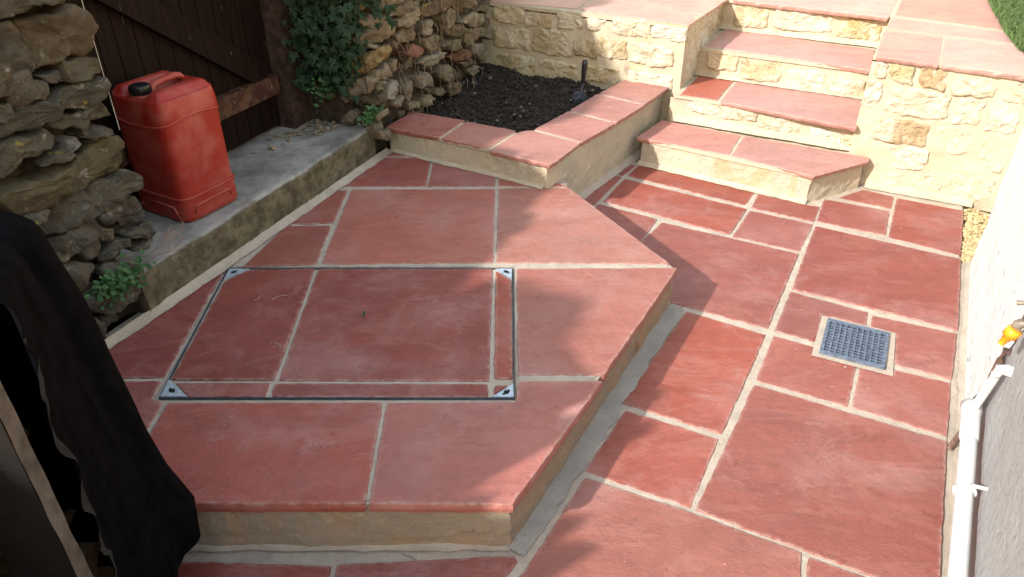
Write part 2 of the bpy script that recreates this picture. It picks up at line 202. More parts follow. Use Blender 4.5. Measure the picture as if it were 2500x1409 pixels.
def m_sandstone():
    t = NT('red_sandstone', .55, .38); v = t.coords(); base = t.objcol()
    h1 = t.noise(v, 2.6, 6, .6, .6); hz = t.rng(h1, .46, .72)
    col = t.mix(t.math('MULTIPLY', hz, .30), base, (.45, .30, .28))
    n2 = t.noise(t.coords((1.0, 2.2, 1)), 3.2, 7, .62, .7)
    col = t.mix(t.rng(n2, .36, .68, 0, .42), col, t.mix(1.0, col, (.66, .62, .62), 'MULTIPLY'))
    n6 = t.noise(v, 26, 6, .7); col = t.mix(t.rng(n6, .4, .7, 0, .32), col, t.mix(1.0, col, (.72, .70, .70), 'MULTIPLY'))
    n5 = t.noise(v, 5, 6, .7, .5); col = t.mix(t.math('MULTIPLY', t.rng(n5, .58, .76), .26), col, (.54, .40, .37))
    sp = t.noise(v, 120, 3, .6); col = t.mix(t.rng(sp, .725, .76, 0, .5), col, (.75, .66, .6))
    sd = t.noise(v, 95, 2, .5); col = t.mix(t.rng(sd, .74, .78, 0, .5), col, (.10, .05, .045))
    vn = t.noise(v, 3.2, 5, .6, 1.5); band = t.math('ABSOLUTE', t.math('SUBTRACT', vn, .5)); gate = t.rng(t.noise(v, 5, 2), .5, .6)
    ln = t.math('MULTIPLY', t.rng(band, .001, .006, 1, 0), gate); col = t.mix(t.math('MULTIPLY', ln, .55), col, (.13, .05, .042))
    at = t.n('Attribute'); at.attribute_name = 'edge'; e1 = t.noise(v, 34, 6, .75); ef = t.math('MULTIPLY', t.math('POWER', at.outputs['Fac'], 1.6), t.rng(e1, .40, .62)); col = t.mix(t.math('MULTIPLY', ef, .42), col, (.47, .38, .32))
    lam = t.noise(t.coords((1, 1.9, 1)), 2.4, 6, .6, .9); stp = t.n('Math', operation='SNAP'); t.set(stp.inputs[0], lam); stp.inputs[1].default_value = .075
    wn = t.n('TexWhiteNoise', noise_dimensions='1D'); t.set(wn.inputs['W'], stp.outputs[0])
    col = t.mix(t.rng(wn.outputs['Value'], .45, 1, 0, .14), col, (.48, .27, .21)); col = t.mix(t.rng(wn.outputs['Value'], 0, .4, .15, 0), col, (.24, .10, .10))
    rim = t.math('FRACT', t.math('DIVIDE', lam, .075)); col = t.mix(t.math('MULTIPLY', t.rng(rim, 0, .05, 1, 0), t.math('MULTIPLY', gate, .5)), col, (.14, .055, .045))
    b1 = t.bump(stp.outputs[0], .020, .8); b2 = t.bump(t.noise(t.coords((1, 1.6, 1)), 13, 8, .68), .010, .8, b1); b3 = t.bump(t.noise(v, 190, 3), .0012, .8, b2)
    return t.out(col, b3, t.rng(h1, .3, .7, .42, .66))
M['slab'] = m_sandstone()
def m_mortar(name, c, dark=.75, stain=None):
    t = NT(name, .92, .15); v = t.coords(jitter=False); a = t.noise(v, 9, 6, .6); g = t.noise(v, 320, 3, .7)
    col = t.mix(t.rng(a, .3, .72), tuple(q * dark for q in c), c); col = t.mix(t.rng(g, .35, .7, 0, .45), col, tuple(q * .62 for q in c))
    if stain: col = t.mix(t.rng(t.noise(v, 3.1, 5, .6, .8), .52, .66, 0, .75), col, stain)
    k = t.noise(v, 48, 5, .7); col = t.mix(t.rng(k, .55, .72, 0, .5), col, tuple(q * .5 for q in c)); col = t.mix(t.rng(k, .42, .28, 0, .35), col, tuple(min(1, q * 1.35) for q in c))
    b = t.bump(g, .003, .9, t.bump(k, .004, .8, t.bump(a, .010, .7))); return t.out(col, b)
M['mortar'] = m_mortar('sand_mortar', (.53, .45, .365), .76)
M['cream'] = m_mortar('cream_lime_mortar', (.58, .50, .37), .78, (.46, .38, .25))
M['greymortar'] = m_mortar('grey_mortar', (.40, .37, .33))
def m_render(name, tan, grey, pale, rust):
    t = NT(name, .92, .15); v = t.coords(jitter=False); a = t.noise(v, 5, 7, .68, .5); g = t.noise(v, 260, 3, .7); k = t.noise(v, 30, 6, .7); r = t.noise(t.coords((1, 1, .35), False), 4.2, 6, .65, .6)
    col = t.mix(t.rng(a, .44, .56), tan, grey); col = t.mix(t.rng(k, .56, .66, 0, .6), col, pale); col = t.mix(t.rng(r, .56, .66, 0, .75), col, rust)
    col = t.mix(t.rng(t.noise(v, 13, 7, .75), .57, .63, 0, .6), col, pale); col = t.mix(t.rng(t.noise(v, 75, 3), .68, .73), col, tuple(q * .3 for q in tan))
    return t.out(col, t.bump(g, .003, .9, t.bump(k, .008, .9, t.bump(a, .02, .6))))
M['render'] = m_render('sand_cement_render', (.35, .25, .165), (.30, .25, .19), (.42, .34, .25), (.23, .14, .07))
M['renderpale'] = m_render('pale_cement_render', (.50, .43, .31), (.44, .39, .30), (.56, .50, .38), (.40, .33, .19))
def m_cots():
    t = NT('cotswold_stone', .9, .15); v = t.coords(); base = t.objcol()
    a = t.noise(v, 7, 6, .62, .6); b = t.noise(v, 38, 5, .65)
    col = t.mix(t.rng(a, .42, .68, 0, .7), base, (.64, .59, .48)); col = t.mix(t.rng(t.noise(v, 11, 4, .6), .58, .74, 0, .32), col, (.38, .28, .14))
    col = t.mix(t.rng(b, .52, .72, 0, .55), col, t.mix(1.0, col, (.55, .5, .42), 'MULTIPLY'))
    return t.out(col, t.bump(t.noise(v, 130, 4), .002, .8, t.bump(b, .018, 1.0, t.bump(a, .03, .8))))
M['cots'] = m_cots()
def m_rock():
    t = NT('weathered_limestone', .92, .15); v = t.coords(); base = t.objcol()
    a = t.noise(v, 9, 6, .65, .4); b = t.noise(v, 42, 6, .7); li = t.noise(v, 16, 3, .5)
    col = t.mix(t.rng(a, .38, .66, 0, .65), base, t.mix(1.0, base, (.42, .38, .34), 'MULTIPLY'))
    col = t.mix(t.rng(t.noise(v, 6, 4), .54, .68, 0, .3), col, (.17, .125, .075)); col = t.mix(t.rng(b, .5, .7, 0, .6), col, t.mix(1.0, col, (.45, .43, .42), 'MULTIPLY'))
    col = t.mix(t.rng(t.noise(v, 21, 5), .60, .70, 0, .45), col, (.36, .35, .32)); col = t.mix(t.rng(li, .69, .73, 0, .7), col, (.32, .25, .05))
    return t.out(col, t.bump(t.noise(v, 150, 4), .0022, .9, t.bump(b, .012, 1.0, t.bump(a, .025, .7))))
M['rock'] = m_rock()
M['earth'] = simple('packed_dark_earth', (.055, .042, .032), .95, .4, 30, .012, .1)
M['soil'] = simple('dark_garden_soil', (.036, .030, .025), .95, .45, 60, .006, .12)
def m_gate():
    t = NT('dark_stained_timber', .7, .12); v = t.coords((9, 9, .8)); a = t.noise(v, 6, 6, .6, .5); u = t.coords((3, 3, .6))
    col = t.mix(t.rng(a, .3, .7), (.005, .0025, .002), (.013, .006, .0045)); col = t.mix(t.rng(t.noise(u, 18, 3), .70, .76, 0, .6), col, (.22, .19, .16))
    return t.out(col, t.bump(a, .002, .7))
M['gate'] = m_gate()
def m_rail():
    t = NT('peeling_brown_timber', .6, .3); v = t.coords((5, 5, 5)); a = t.noise(v, 5, 6, .6); col = t.mix(t.rng(a, .45, .62), (.05, .018, .012), (.10, .052, .03))
    col = t.mix(t.rng(t.noise(t.coords((14, 14, 3)), 6, 3), .66, .72), col, (.5, .46, .42)); return t.out(col, t.bump(a, .003))
M['rail'] = m_rail()
def m_conc():
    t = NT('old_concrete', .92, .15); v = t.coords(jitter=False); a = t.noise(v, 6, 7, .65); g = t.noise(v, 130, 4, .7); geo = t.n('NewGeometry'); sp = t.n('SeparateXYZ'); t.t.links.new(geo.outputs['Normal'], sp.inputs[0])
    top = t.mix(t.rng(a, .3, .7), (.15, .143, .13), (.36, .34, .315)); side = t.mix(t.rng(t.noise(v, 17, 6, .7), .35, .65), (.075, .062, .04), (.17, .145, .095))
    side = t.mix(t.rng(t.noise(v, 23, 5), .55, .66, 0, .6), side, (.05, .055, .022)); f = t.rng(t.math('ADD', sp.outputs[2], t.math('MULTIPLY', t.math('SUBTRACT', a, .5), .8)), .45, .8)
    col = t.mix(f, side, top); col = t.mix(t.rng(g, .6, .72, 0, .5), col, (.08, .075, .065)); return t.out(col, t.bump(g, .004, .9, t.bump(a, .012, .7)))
M['concrete'] = m_conc()
def m_wallpaint(name, c, pit):
    t = NT(name, .85, .2); v = t.coords(jitter=False); a = t.noise(v, 34, 5, .6); g = t.noise(v, 210, 3, .7); p = t.noise(v, 26, 5, .55)
    col = t.mix(t.rng(a, .35, .7, 0, .35), c, tuple(q * .82 for q in c)); col = t.mix(t.rng(p, .655, .68, 0, .85), col, pit); col = t.mix(t.rng(g, .55, .75, 0, .3), col, tuple(q * .7 for q in c))
    col = t.mix(t.rng(t.noise(v, 75, 4, .7), .45, .68, 0, .35), col, tuple(q * .62 for q in c)); return t.out(col, t.bump(g, .004, 1, t.bump(a, .009, .9)))
M['white'] = m_wallpaint('white_masonry_paint', (.78, .78, .78), (.36, .33, .30)); M['greyrender'] = m_wallpaint('grey_pebble_render', (.38, .38, .38), (.25, .25, .24))
def m_plastic(name, c, haze, rough=.42):
    t = NT(name, rough, .4); v = t.coords(); a = t.noise(v, 6, 5, .6); d = t.noise(v, 3, 4)
    col = t.mix(t.rng(a, .42, .66, 0, .55), c, haze); col = t.mix(t.rng(t.noise(v, 9, 3, .5), .5, .72, 0, .45), col, haze); sc_ = t.noise(t.coords((1, 1, .25)), 40, 4, .7); col = t.mix(t.rng(sc_, .62, .72, 0, .4), col, haze); col = t.mix(t.rng(d, .5, .7, 0, .35), col, tuple(q * .6 for q in c)); return t.out(col, t.bump(t.noise(v, 55, 4), .0008), t.rng(a, .3, .7, rough - .08, rough + .2))
M['can'] = m_plastic('red_can_plastic', (.28, .020, .012), (.42, .12, .095), .42)
M['black'] = simple('black_plastic', (.006, .006, .008), .4, .3, 30, .0005, .5)
M['pvc'] = simple('white_pvc', (.60, .60, .60), .38, .06, 14, .0003, .45)
M['zinc'] = simple('galvanised_steel', (.42, .48, .55), .5, .2, 60, .0004, .5, .4)
M['zincdark'] = simple('dull_steel_tray', (.07, .085, .115), .55, .3, 40, .0005, .4, .3)
M['iron'] = simple('blue_grey_grate_plastic', (.10, .13, .18), .5, .35, 60, .0008, .5, .1)
M['brass'] = simple('weathered_brass', (.26, .22, .17), .5, .4, 60, .001, .5, .6)
M['orange'] = simple('orange_plastic', (.85, .33, .02), .4, .1, 40, .0003, .4)
M['copper'] = simple('brown_painted_pipe', (.12, .075, .06), .6, .6, 30, .001)
M['hole'] = simple('painted_hole_shade', (.006, .006, .006), .9, .2, 30, 0)  # black stands in for the shade inside holes and gaps
M['tarp'] = simple('black_felt_sheet', (.0022, .0021, .0030), .8, .4, 24, .003, .03)
M['litwood'] = simple('weathered_lit_timber', (.075, .06, .05), .8, .4, 24, .002)  # weathered timber, paled to carry the light on the upright's edge
M['brownwood'] = simple('old_brown_board', (.007, .005, .004), .8, .4, 24, .002)
M['log'] = simple('split_log', (.12, .07, .035), .85, .35, 40, .002)
M['string'] = simple('white_string', (.4, .38, .35), .8, .1, 50, 0)
M['root'] = simple('dry_root', (.26, .20, .14), .9, .35, 60, 0)
M['twig'] = simple('pale_twig', (.36, .22, .15), .9, .3, 60, 0)
M['gravel'] = simple('yellow_gravel', (.42, .33, .18), .9, .35, 35, .001)
def m_leaf(name, c, c2, rough=.5):
    t = NT(name, rough, .22); oi = t.n('ObjectInfo'); v = t.coords(); a = t.noise(v, 30, 3); f = t.math('ADD', t.math('MULTIPLY', oi.outputs['Random'], .6), t.math('MULTIPLY', a, .4))
    geo = t.n('NewGeometry'); f = t.math('ADD', t.math('MULTIPLY', f, .5), t.math('MULTIPLY', geo.outputs['Random Per Island'], .5)); return t.out(t.mix(f, c, c2))
M['ivy'] = m_leaf('ivy_leaf', (.004, .013, .006), (.018, .046, .02), .6)
M['weed'] = m_leaf('weed_leaf', (.018, .06, .02), (.055, .125, .038), .55)
M['grass'] = m_leaf('lawn_grass', (.035, .085, .022), (.11, .16, .055), .6)
M['litter'] = m_leaf('dry_litter', (.10, .07, .045), (.32, .26, .18), .8)
# ---------------------------------------------------------------- paving
REDS = [(.285, .082, .061), (.30, .094, .070), (.265, .080, .063), (.315, .102, .078), (.275, .090, .072)]
def warm(c): return (c[0] * .98, c[1] * .94, c[2] * .86)
def slab(name, poly, z, parent, color=None, thick=.028, edge=.0019, seed=0, rag=0.0):
    p = resample(inset(poly, -.0032), .026); n = len(p); q = []
    for i in range(n):
        a, b, c = p[i - 1], p[i], p[(i + 1) % n]; t = (c - a).normalized(); nn = Vector((-t.y, t.x))
        k = (b - a).normalized().dot((c - b).normalized())
        d = edge * (1.5 * noise.noise(Vector((b.x * 30, b.y * 30, seed))) + random.uniform(-.5, .5)) + (.002 if k < .9 else 0)
        q.append(b + nn * d)
    dz = random.uniform(-.0015, .0015); tx, ty = random.uniform(-.003, .003), random.uniform(-.003, .003); cx = sum((v.x for v in q)) / n; cy = sum((v.y for v in q)) / n
    Z = lambda v: z + dz + (v.x - cx) * tx + (v.y - cy) * ty
    r1 = inset(q, .0008); r2 = inset(q, .0022); rg = [edge + rag * (.5 + noise.noise(Vector((v.x * 45, v.y * 45, seed + 9)))) for v in q]
    lo = [Vector((*(v + (v - w).normalized() * 0 if 0 else v), z - thick)) for v, w in zip(q, r1)]
    def off(v, w, d): return v + (v - w).normalized() * d
    hew = rag > .004
    mid = [Vector((*off(v, w, (g * .8 - rag * 1.1) if hew else g * .8), Z(v) - thick * .55)) for v, w, g in zip(q, r1, rg)]
    if hew: lo = [Vector((*off(v, w, g - rag * 2.2), z - thick)) for v, w, g in zip(q, r1, rg)]
    t0 = [Vector((*v, Z(v) - .0025)) for v in q]; t1 = [Vector((*v, Z(v) - .0008)) for v in r1]; t2 = [Vector((*v, Z(v))) for v in r2]
    big = abs(area2(q)) > .03; t3 = [Vector((*v, Z(v) + .0002)) for v in inset(q, .013)] if big else []; nr = 5 if big else 4
    vs_ = lo + mid + t0 + t1 + t2 + t3; fs = []
    for r in range(nr):
        fs += [(r * n + i, r * n + (i + 1) % n, (r + 1) * n + (i + 1) % n, (r + 1) * n + i) for i in range(n)]
    fs.append(tuple(nr * n + i for i in range(n))); fs.append(tuple(reversed(range(n))))
    o = mesh(name, vs_, fs, M['slab'], parent); me = o.data
    at = me.attributes.new('edge', 'FLOAT', 'POINT'); at.data.foreach_set('value', [0.] * (2 * n) + [1. if big else .25] * (3 * n) + [0.] * len(t3))
    me.polygons.foreach_set('use_smooth', [False] * (2 * n) + [True] * (2 * n) + [False] * (n if big else 0) + [False, False])
    c = warm(color) if color else random.choice(REDS); j = random.uniform(.92, 1.08); o.color = (c[0] * j, c[1] * j, c[2] * j, 1); return o
def solid(name, poly, z0, z1, mat, parent=None, rough=.003, step=.04, zstep=.04):
    p = resample(ccw(poly), step); n = len(p); k = max(2, round((z1 - z0) / zstep)); vs_ = []; fs = []
    for r in range(k + 1):
        z = z0 + (z1 - z0) * r / k
        for v in p: vs_.append(Vector((v.x, v.y, z)) + Vector((noise.noise(Vector((v.x * 9, v.y * 9, z * 9))) + .5 * noise.noise(Vector((v.x * 34, v.y * 34, z * 34))), noise.noise(Vector((v.x * 9, v.y * 9 + 7, z * 9))) + .5 * noise.noise(Vector((v.x * 34, v.y * 34 + 7, z * 34))), 0)) * rough)
    for r in range(k): fs += [(r * n + i, r * n + (i + 1) % n, (r + 1) * n + (i + 1) % n, (r + 1) * n + i) for i in range(n)]
    fs.append(tuple(k * n + i for i in range(n))); return mesh(name, vs_, fs, mat, parent)
def sheet(name, poly, z, mat, parent=None): p = ccw(poly); return mesh(name, [(*v, z) for v in p], [tuple(range(len(p)))], mat, parent)
def bed(name, poly, z, mat, parent=None, th=.018): p = ccw(poly); return MB().prism([Vector((*v, z - th)) for v in p], [Vector((*v, z)) for v in p]).build(name, mat, parent)
def fillet(name, line, w, h, mat, parent, side=1, z=0., jag=.006):          # sloped mortar strip along a polyline
    pts = []
    for a, b in zip(line[:-1], line[1:]):
        a, b = Vector(a), Vector(b); k = max(1, round((b - a).length / .02)); pts += [a.lerp(b, j / k) for j in range(k)]
    pts.append(Vector(line[-1])); vs_ = []; fs = []; m = 5
    for i, p in enumerate(pts):
        t = (pts[min(i + 1, len(pts) - 1)] - pts[max(0, i - 1)]).normalized(); nn = Vector((-t.y, t.x)) * side
        ww = w + jag * 1.6 * noise.noise(Vector((p.x * 14, p.y * 14, 3))) + random.uniform(-.25, .25) * jag
        for j in range(m + 1):
            f = j / m; x = p + nn * (ww * f - .004); vs_.append((x.x, x.y, z + .0025 + h * (1 - f) ** 1.7 + .002 * noise.noise(Vector((x.x * 40, x.y * 40, 0)))))
    for i in range(len(pts) - 1): fs += [(i * (m + 1) + j, i * (m + 1) + j + 1, (i + 1) * (m + 1) + j + 1, (i + 1) * (m + 1) + j) for j in range(m)]
    return mesh(name, vs_, fs, mat, parent, True)

ground = kind(sheet('ground', [(-60, -60), (60, -60), (60, 60), (-60, 60)], -.12, M['earth']), 'structure')
# lower patio: a mortar bed with every slab laid in it
patio = kind(sheet('patio', [UV(-1.2, -2.4, 0).xy, UV(-1.2, .43, 0).xy, UV(3.33, .43, 0).xy, UV(3.33, .386, 0).xy, UV(3.96, .386, 0).xy, UV(4.2, -2.0, 0).xy], -.0075, M['mortar']), 'structure')
lowcol = {4: (0.38, 0.101, 0.072), 1: (0.371, 0.097, 0.069), 9: (0.38, 0.101, 0.069), 10: (0.38, 0.114, 0.087), 7: (0.31, 0.101, 0.087), 5: (0.327, 0.114, 0.097), 13: (0.327, 0.111, 0.092), 18: (0.318, 0.093, 0.078), 11: (0.38, 0.151, 0.124), 22: (0.265, 0.066, 0.05), 23: (0.283, 0.071, 0.055), 21: (0.31, 0.084, 0.069), 19: (0.318, 0.106, 0.092)}
for i, p in enumerate(D['lower']): slab('paving_slab', p, .0, patio, tuple(q * f for q, f in zip(lowcol[i], (.86, .82, .82))) if i in lowcol else None, seed=i)
def grout(parent, fn, nu, nv, keep, z):            # uneven pointing that fills the joints
    vs_ = []; fs = []; ok = []
    for j in range(nv + 1):
        for i in range(nu + 1):
            q = fn(i / nu, j / nv); vs_.append((q.x, q.y, z + .0022 * noise.noise(Vector((q.x * 24, q.y * 24, 1))) + .0022 * noise.noise(Vector((q.x * 70, q.y * 70, 5))))); ok.append(keep(q))
    for j in range(nv):
        for i in range(nu):
            f = (j * (nu + 1) + i, j * (nu + 1) + i + 1, (j + 1) * (nu + 1) + i + 1, (j + 1) * (nu + 1) + i)
            if all(ok[k] for k in f): fs.append(f)
    used = sorted({k for f in fs for k in f}); ix = {k: n_ for n_, k in enumerate(used)}
    return mesh('pointing', [vs_[k] for k in used], [tuple(ix[k] for k in f) for f in fs], M['mortar'], parent, True)
def inside(p, poly):
    r = False; n_ = len(poly)
    for i in range(n_):
        a, b_ = poly[i], poly[i - 1]
        if (a.y > p.y) != (b_.y > p.y) and p.x < (b_.x - a.x) * (p.y - a.y) / (b_.y - a.y) + a.x: r = not r
    return r
GK = inset(D['grate'], -.012)
grout(patio, lambda s, t: UV(1.0 + 2.95 * t, -1.3 + 1.68 * s, 0).xy, 140, 245, lambda q: not inside(q, GK), -.0032)
u = -1.0                                                        # the bed goes on behind the camera
for r in range(4):
    for c in range(4): slab('paving_slab', [UV(-1.15 + r * .6, -2.0 + c * .6, 0).xy, UV(-.57 + r * .6, -2.0 + c * .6, 0).xy, UV(-.57 + r * .6, -1.42 + c * .6, 0).xy, UV(-1.15 + r * .6, -1.42 + c * .6, 0).xy], 0, patio, seed=90 + r * 5 + c) if (r + 1) * .6 - 1.15 < .75 and -2.0 + c * .6 > -1.3 else None
# raised platform
edge = [D['platform'][12][4], D['platform'][9][1], D['platform'][6][1]]      # front corner, right tip, far corner by the planter
P_out = [Vector((-1.95, Vector(edge[0]).y)), Vector(edge[0]), Vector(edge[1]), Vector(edge[2]), UV(3.0, -1.3, 0).xy, UV(3.2, -2.2, 0).xy, SN(3.0, -1.95, 0).xy, SN(1.5, -2.02, 0).xy, SN(.3, -2.02, 0).xy]
body = inset(P_out, .006)
plat = kind(solid('raised_platform', body, -.02, ZP - .0075, M['render'], None, .007, .015, .012), 'structure')
CF = ccw(D['cover_frame'])
def bed_with_hole(name, outer, hole, z, mat, parent):
    # ring of quads between an outer outline and the rectangular cover opening
    o = resample(ccw(outer), .08); h = resample(ccw(hole), .05); vs_ = [(*v, z) for v in o] + [(*v, z) for v in h]; fs = []
    c = sum(h, Vector((0, 0))) / len(h); ang = lambda v: math.atan2(v.y - c.y, v.x - c.x)
    L = sorted([(ang(v), 0, i) for i, v in enumerate(o)] + [(ang(v), 1, len(o) + i) for i, v in enumerate(h)])
    last = [max(t for t in L if t[1] == 0)[2], max(t for t in L if t[1] == 1)[2]]
    for a, k, i in L:
        if k == 0: fs.append((last[0], i, last[1])); last[0] = i
        else: fs.append((last[0], i, last[1])); last[1] = i
    return mesh(name, vs_, fs, mat, parent)
bed_with_hole('mortar_bed', inset(P_out, .004), inset(CF, -.004), ZP - .0065, M['mortar'], plat)
grout(plat, lambda s, t: Vector((-1.6 + 2.3 * s, 1.25 + 2.5 * t)), 200, 215, (lambda A, B: (lambda q: inside(q, A) and not inside(q, B)))(inset(P_out, .009), inset(CF, -.004)), ZP - .0034)
platcol = {5: (0.408, 0.142, 0.111), 6: (0.39, 0.167, 0.136), 9: (0.362, 0.138, 0.116), 12: (0.388, 0.144, 0.126), 11: (0.347, 0.094, 0.075), 8: (0.244, 0.064, 0.057), 10: (0.244, 0.064, 0.057), 1: (0.306, 0.086, 0.073), 2: (0.35, 0.112, 0.094), 3: (0.344, 0.111, 0.092)}  # paler toward the lit tip, darker at left: light and shade put into colour
for i, p in enumerate(D['platform']): slab('paving_slab', p, ZP, plat, platcol.get(i, (.28, .09, .07)), .03, seed=30 + i, rag=.003)
bx = inset(P_out, .006)
fo = [Vector(q) for q in D['fillet_outer']]
fillet('mortar_fillet', [bx[1] + Vector((-.012, -.006)), bx[1].lerp(bx[2], .5), bx[2]], .062, .010, M['greymortar'], plat, -1, 0., .010)
fillet('mortar_fillet', [bx[1], Vector((-1.4, bx[1].y))], .020, .006, M['mortar'], plat, 1)
fillet('mortar_fillet', [SN(3.02, -1.955, 0).xy, SN(2.2, -1.955, 0).xy, SN(1.5, -1.955, 0).xy, SN(1.15, -1.96, 0).xy], .036, .016, M['mortar'], plat, 1, ZP)

# inspection cover let into the platform
cov = thing('inspection_cover', (-.52, 2.05, ZP), 'recessed inspection cover paved with red slabs, galvanised corner plates with key holes', 'inspection cover')
b = MB(); o_, i_ = CF, inset(CF, .0008); n4 = 4
for z0, z1, A, B in ((ZP - .06, ZP + .001, o_, i_),):
    for i in range(4):
        j = (i + 1) % 4; b.prism([Vector((*q, z0)) for q in (A[i], A[j], B[j], B[i])], [Vector((*q, z1)) for q in (A[i], A[j], B[j], B[i])])
b.build('frame', M['zincdark'], cov)
b = MB(); o_, i_ = inset(CF, .0022), inset(CF, .0030)
for i in range(4):
    j = (i + 1) % 4; b.prism([Vector((*q, ZP - .06)) for q in (o_[i], o_[j], i_[j], i_[i])], [Vector((*q, ZP)) for q in (o_[i], o_[j], i_[j], i_[i])])
b.build('lid_rim', M['zincdark'], cov)
sheet('tray_bottom', CF, ZP - .058, M['hole'], cov)
solid('mortar_infill', inset(CF, .0031), ZP - .055, ZP - .005, M['mortar'], cov, .0005, .05, .03)
for i, p in enumerate(D['cover']): slab('paving_slab', p, ZP - .0005, cov, (.245, .062, .05) if i != 2 else (.30, .075, .052), .026, seed=60 + i)
for i, p in enumerate(D['cover_plate']):
    p = ccw(p); pl = MB().prism([Vector((*v, ZP - .02)) for v in p], [Vector((*v, ZP + .002)) for v in p]).build('corner_plate', M['zinc'], cov)
    c = sum(p, Vector((0, 0))) / 3; far = max(p, key=lambda v: sum((v - q).length for q in p)); e = max(((p[k] - p[k - 1]) for k in range(3)), key=lambda v: v.length).normalized()
    f = Vector((-e.y, e.x)); ring = [(-1.0, -.5), (-.4, -.5), (-.35, -1), (.35, -.8), (.45, -.35), (1.1, -.4), (1.1, .4), (.4, .45), (.35, 1), (-.35, .8), (-.5, .4), (-1, .45)]
    MB().add([Vector((*(c + e * x * .013 + f * y * .009), ZP + .0032)) for x, y in ring], [tuple(range(len(ring)))]).build('key_hole', M['hole'], pl)  # flat black patch on the plate, painted as the depth of the hole

# ---------------------------------------------------------------- steps, retaining walls, terrace
CREAMS = [(0.55, 0.474, 0.339), (0.512, 0.442, 0.314), (0.576, 0.512, 0.384), (0.461, 0.358, 0.218), (0.538, 0.442, 0.288), (0.602, 0.55, 0.448)]
def rock(name, outline, frame, mat, color, parent, bulge=.03, back=.05, seed=0, rough=.012, step=.014, tilt=.12, fac=.5, smooth=True):
    rnd = random.Random(seed * 7.13 + 1); p = [Vector(q) for q in (outline if area2(outline) > 0 else outline[::-1])]
    p = chaikin(resample(p, .05) if len(p) < 6 else p, .12); p = resample(p, step); n = len(p); c = sum(p, Vector((0, 0))) / n
    sz = max((q - c).length for q in p); p = [q + Vector((noise.noise(Vector((q.x * 26, q.y * 26, seed))), noise.noise(Vector((q.x * 26, q.y * 26, seed + 40))))) * rough * .7 for q in p]
    ta, tz = rnd.uniform(-tilt, tilt), rnd.uniform(-tilt, tilt)
    pl = [(rnd.uniform(.55, 1.0), (lambda a_: Vector((math.cos(a_), math.sin(a_))))(k * 1.05 + rnd.uniform(0, 1)) * rnd.uniform(.5, 1.6) / sz) for k in range(6)]
    prof = [(.93, -back), (1.0, -.4 * bulge), (1.0, .2), (.965, .62), (.91, .88), (.82, 1.0), (.7, 1.0), (.56, 1.0), (.4, 1.0), (.22, 1.0)]
    vs_ = []; fs = []
    def P(q, d, k):
        h = Vector((q.x, q.y, seed * 1.37)); m = rough * (1.0 * noise.noise(h * 12) + .8 * noise.noise(h * 30) - .8 * abs(noise.noise(h * 48)) + .35 * noise.noise(h * 95))
        if k > 1: lim = min(a_ - g_.dot(q - c) for a_, g_ in pl) ; d = bulge * (d * (1 - fac) + fac * min(d, max(lim, .1)))
        g = q + Vector((noise.noise(h * 28 + Vector((5, 0, d * 20))), noise.noise(h * 28 + Vector((0, 9, d * 20))))) * rough * .5
        return frame(g.x, g.y, d + (m + (q.x - c.x) * ta + (q.y - c.y) * tz) * (1 if k > 1 else 0))
    for k, (s, d) in enumerate(prof):
        for q in p: vs_.append(P(c + (q - c) * s, d, k))
    vs_.append(P(c, 1.0, 9))
    for r in range(len(prof) - 1): fs += [(r * n + i, r * n + (i + 1) % n, (r + 1) * n + (i + 1) % n, (r + 1) * n + i) for i in range(n)]
    r = (len(prof) - 1) * n; fs += [(r + i, r + (i + 1) % n, len(vs_) - 1) for i in range(n)]
    o = mesh(name, vs_, fs, mat, parent, smooth); o.color = (*color, 1); return o
def boxoutline(a, z, w, h, seed):
    random.seed(1000 + seed); r = min(w, h); q = []
    for x, y in ((-.5, -.5), (0, -.5), (.5, -.5), (.5, 0), (.5, .5), (0, .5), (-.5, .5), (-.5, 0)):
        k = 1.0 if x and y else 1.02; q.append(Vector((a + x * w * k + random.uniform(-.08, .08) * r, z + y * h * k + random.uniform(-.07, .07) * r)))
    return q
FU = lambda U: (lambda a, z, d: UV(U - d, a, z))
FV = lambda V: (lambda a, z, d: UV(a, V + d, z))
def wallface(name, frame, a0, a1, z0, z1, mat, parent, amp=.006, step=.016):
    b = MB(); f = lambda s, t: frame(a0 + (a1 - a0) * s, z0 + (z1 - z0) * t, amp * (noise.noise(Vector((a0 + (a1 - a0) * s, z0 + (z1 - z0) * t, 4)) * 11) + .6 * noise.noise(Vector((a0 + (a1 - a0) * s, z0 + (z1 - z0) * t, 8)) * 31)))
    return b.grid(max(2, int((a1 - a0) / step)), max(2, int((z1 - z0) / step)), f).build(name, mat, parent, True)
def stones(key, frame, parent, bulge=.013, seed=0, cols=CREAMS, colmap={}):
    for i, (a, z, w_, h_) in enumerate(D[key]):
        rock('stone', boxoutline(a, z, w_, h_, seed + i), frame, M['cots'], colmap.get(i, cols[(i * 5 + seed) % len(cols)]), parent, bulge * 1.5, .03, seed + i, .012, .009, .04)
UL, UR, U4, U3, U2, VC = (K[k] for k in ('UL', 'UR', 'U4', 'U3', 'U2', 'VC')); VR = -.175
OCH = (.38, .29, .17)
wl = thing('retaining_wall', UV(UL, -1.7, 0), 'cream stone retaining wall behind the soil bed, left of the steps', 'wall')
wallface('mortar_face', FU(UL), -2.75, VC, -.02, Z4 - .03, M['cream'], wl)
wallface('mortar_face', FV(VC), UL, U4 + .05, -.02, Z4 - .03, M['cream'], wl)
stones('wl', FU(UL), wl, .013, 10, colmap={6: (.48, .38, .22), 8: OCH, 9: (.40, .31, .18), 11: (.42, .34, .2), 13: (.52, .42, .25)})
stones('wc', FV(VC), wl, .012, 40)
wr = thing('retaining_wall', UV(UR, .2, 0), 'sunlit cream stone retaining wall right of the steps, by the white house wall', 'wall')
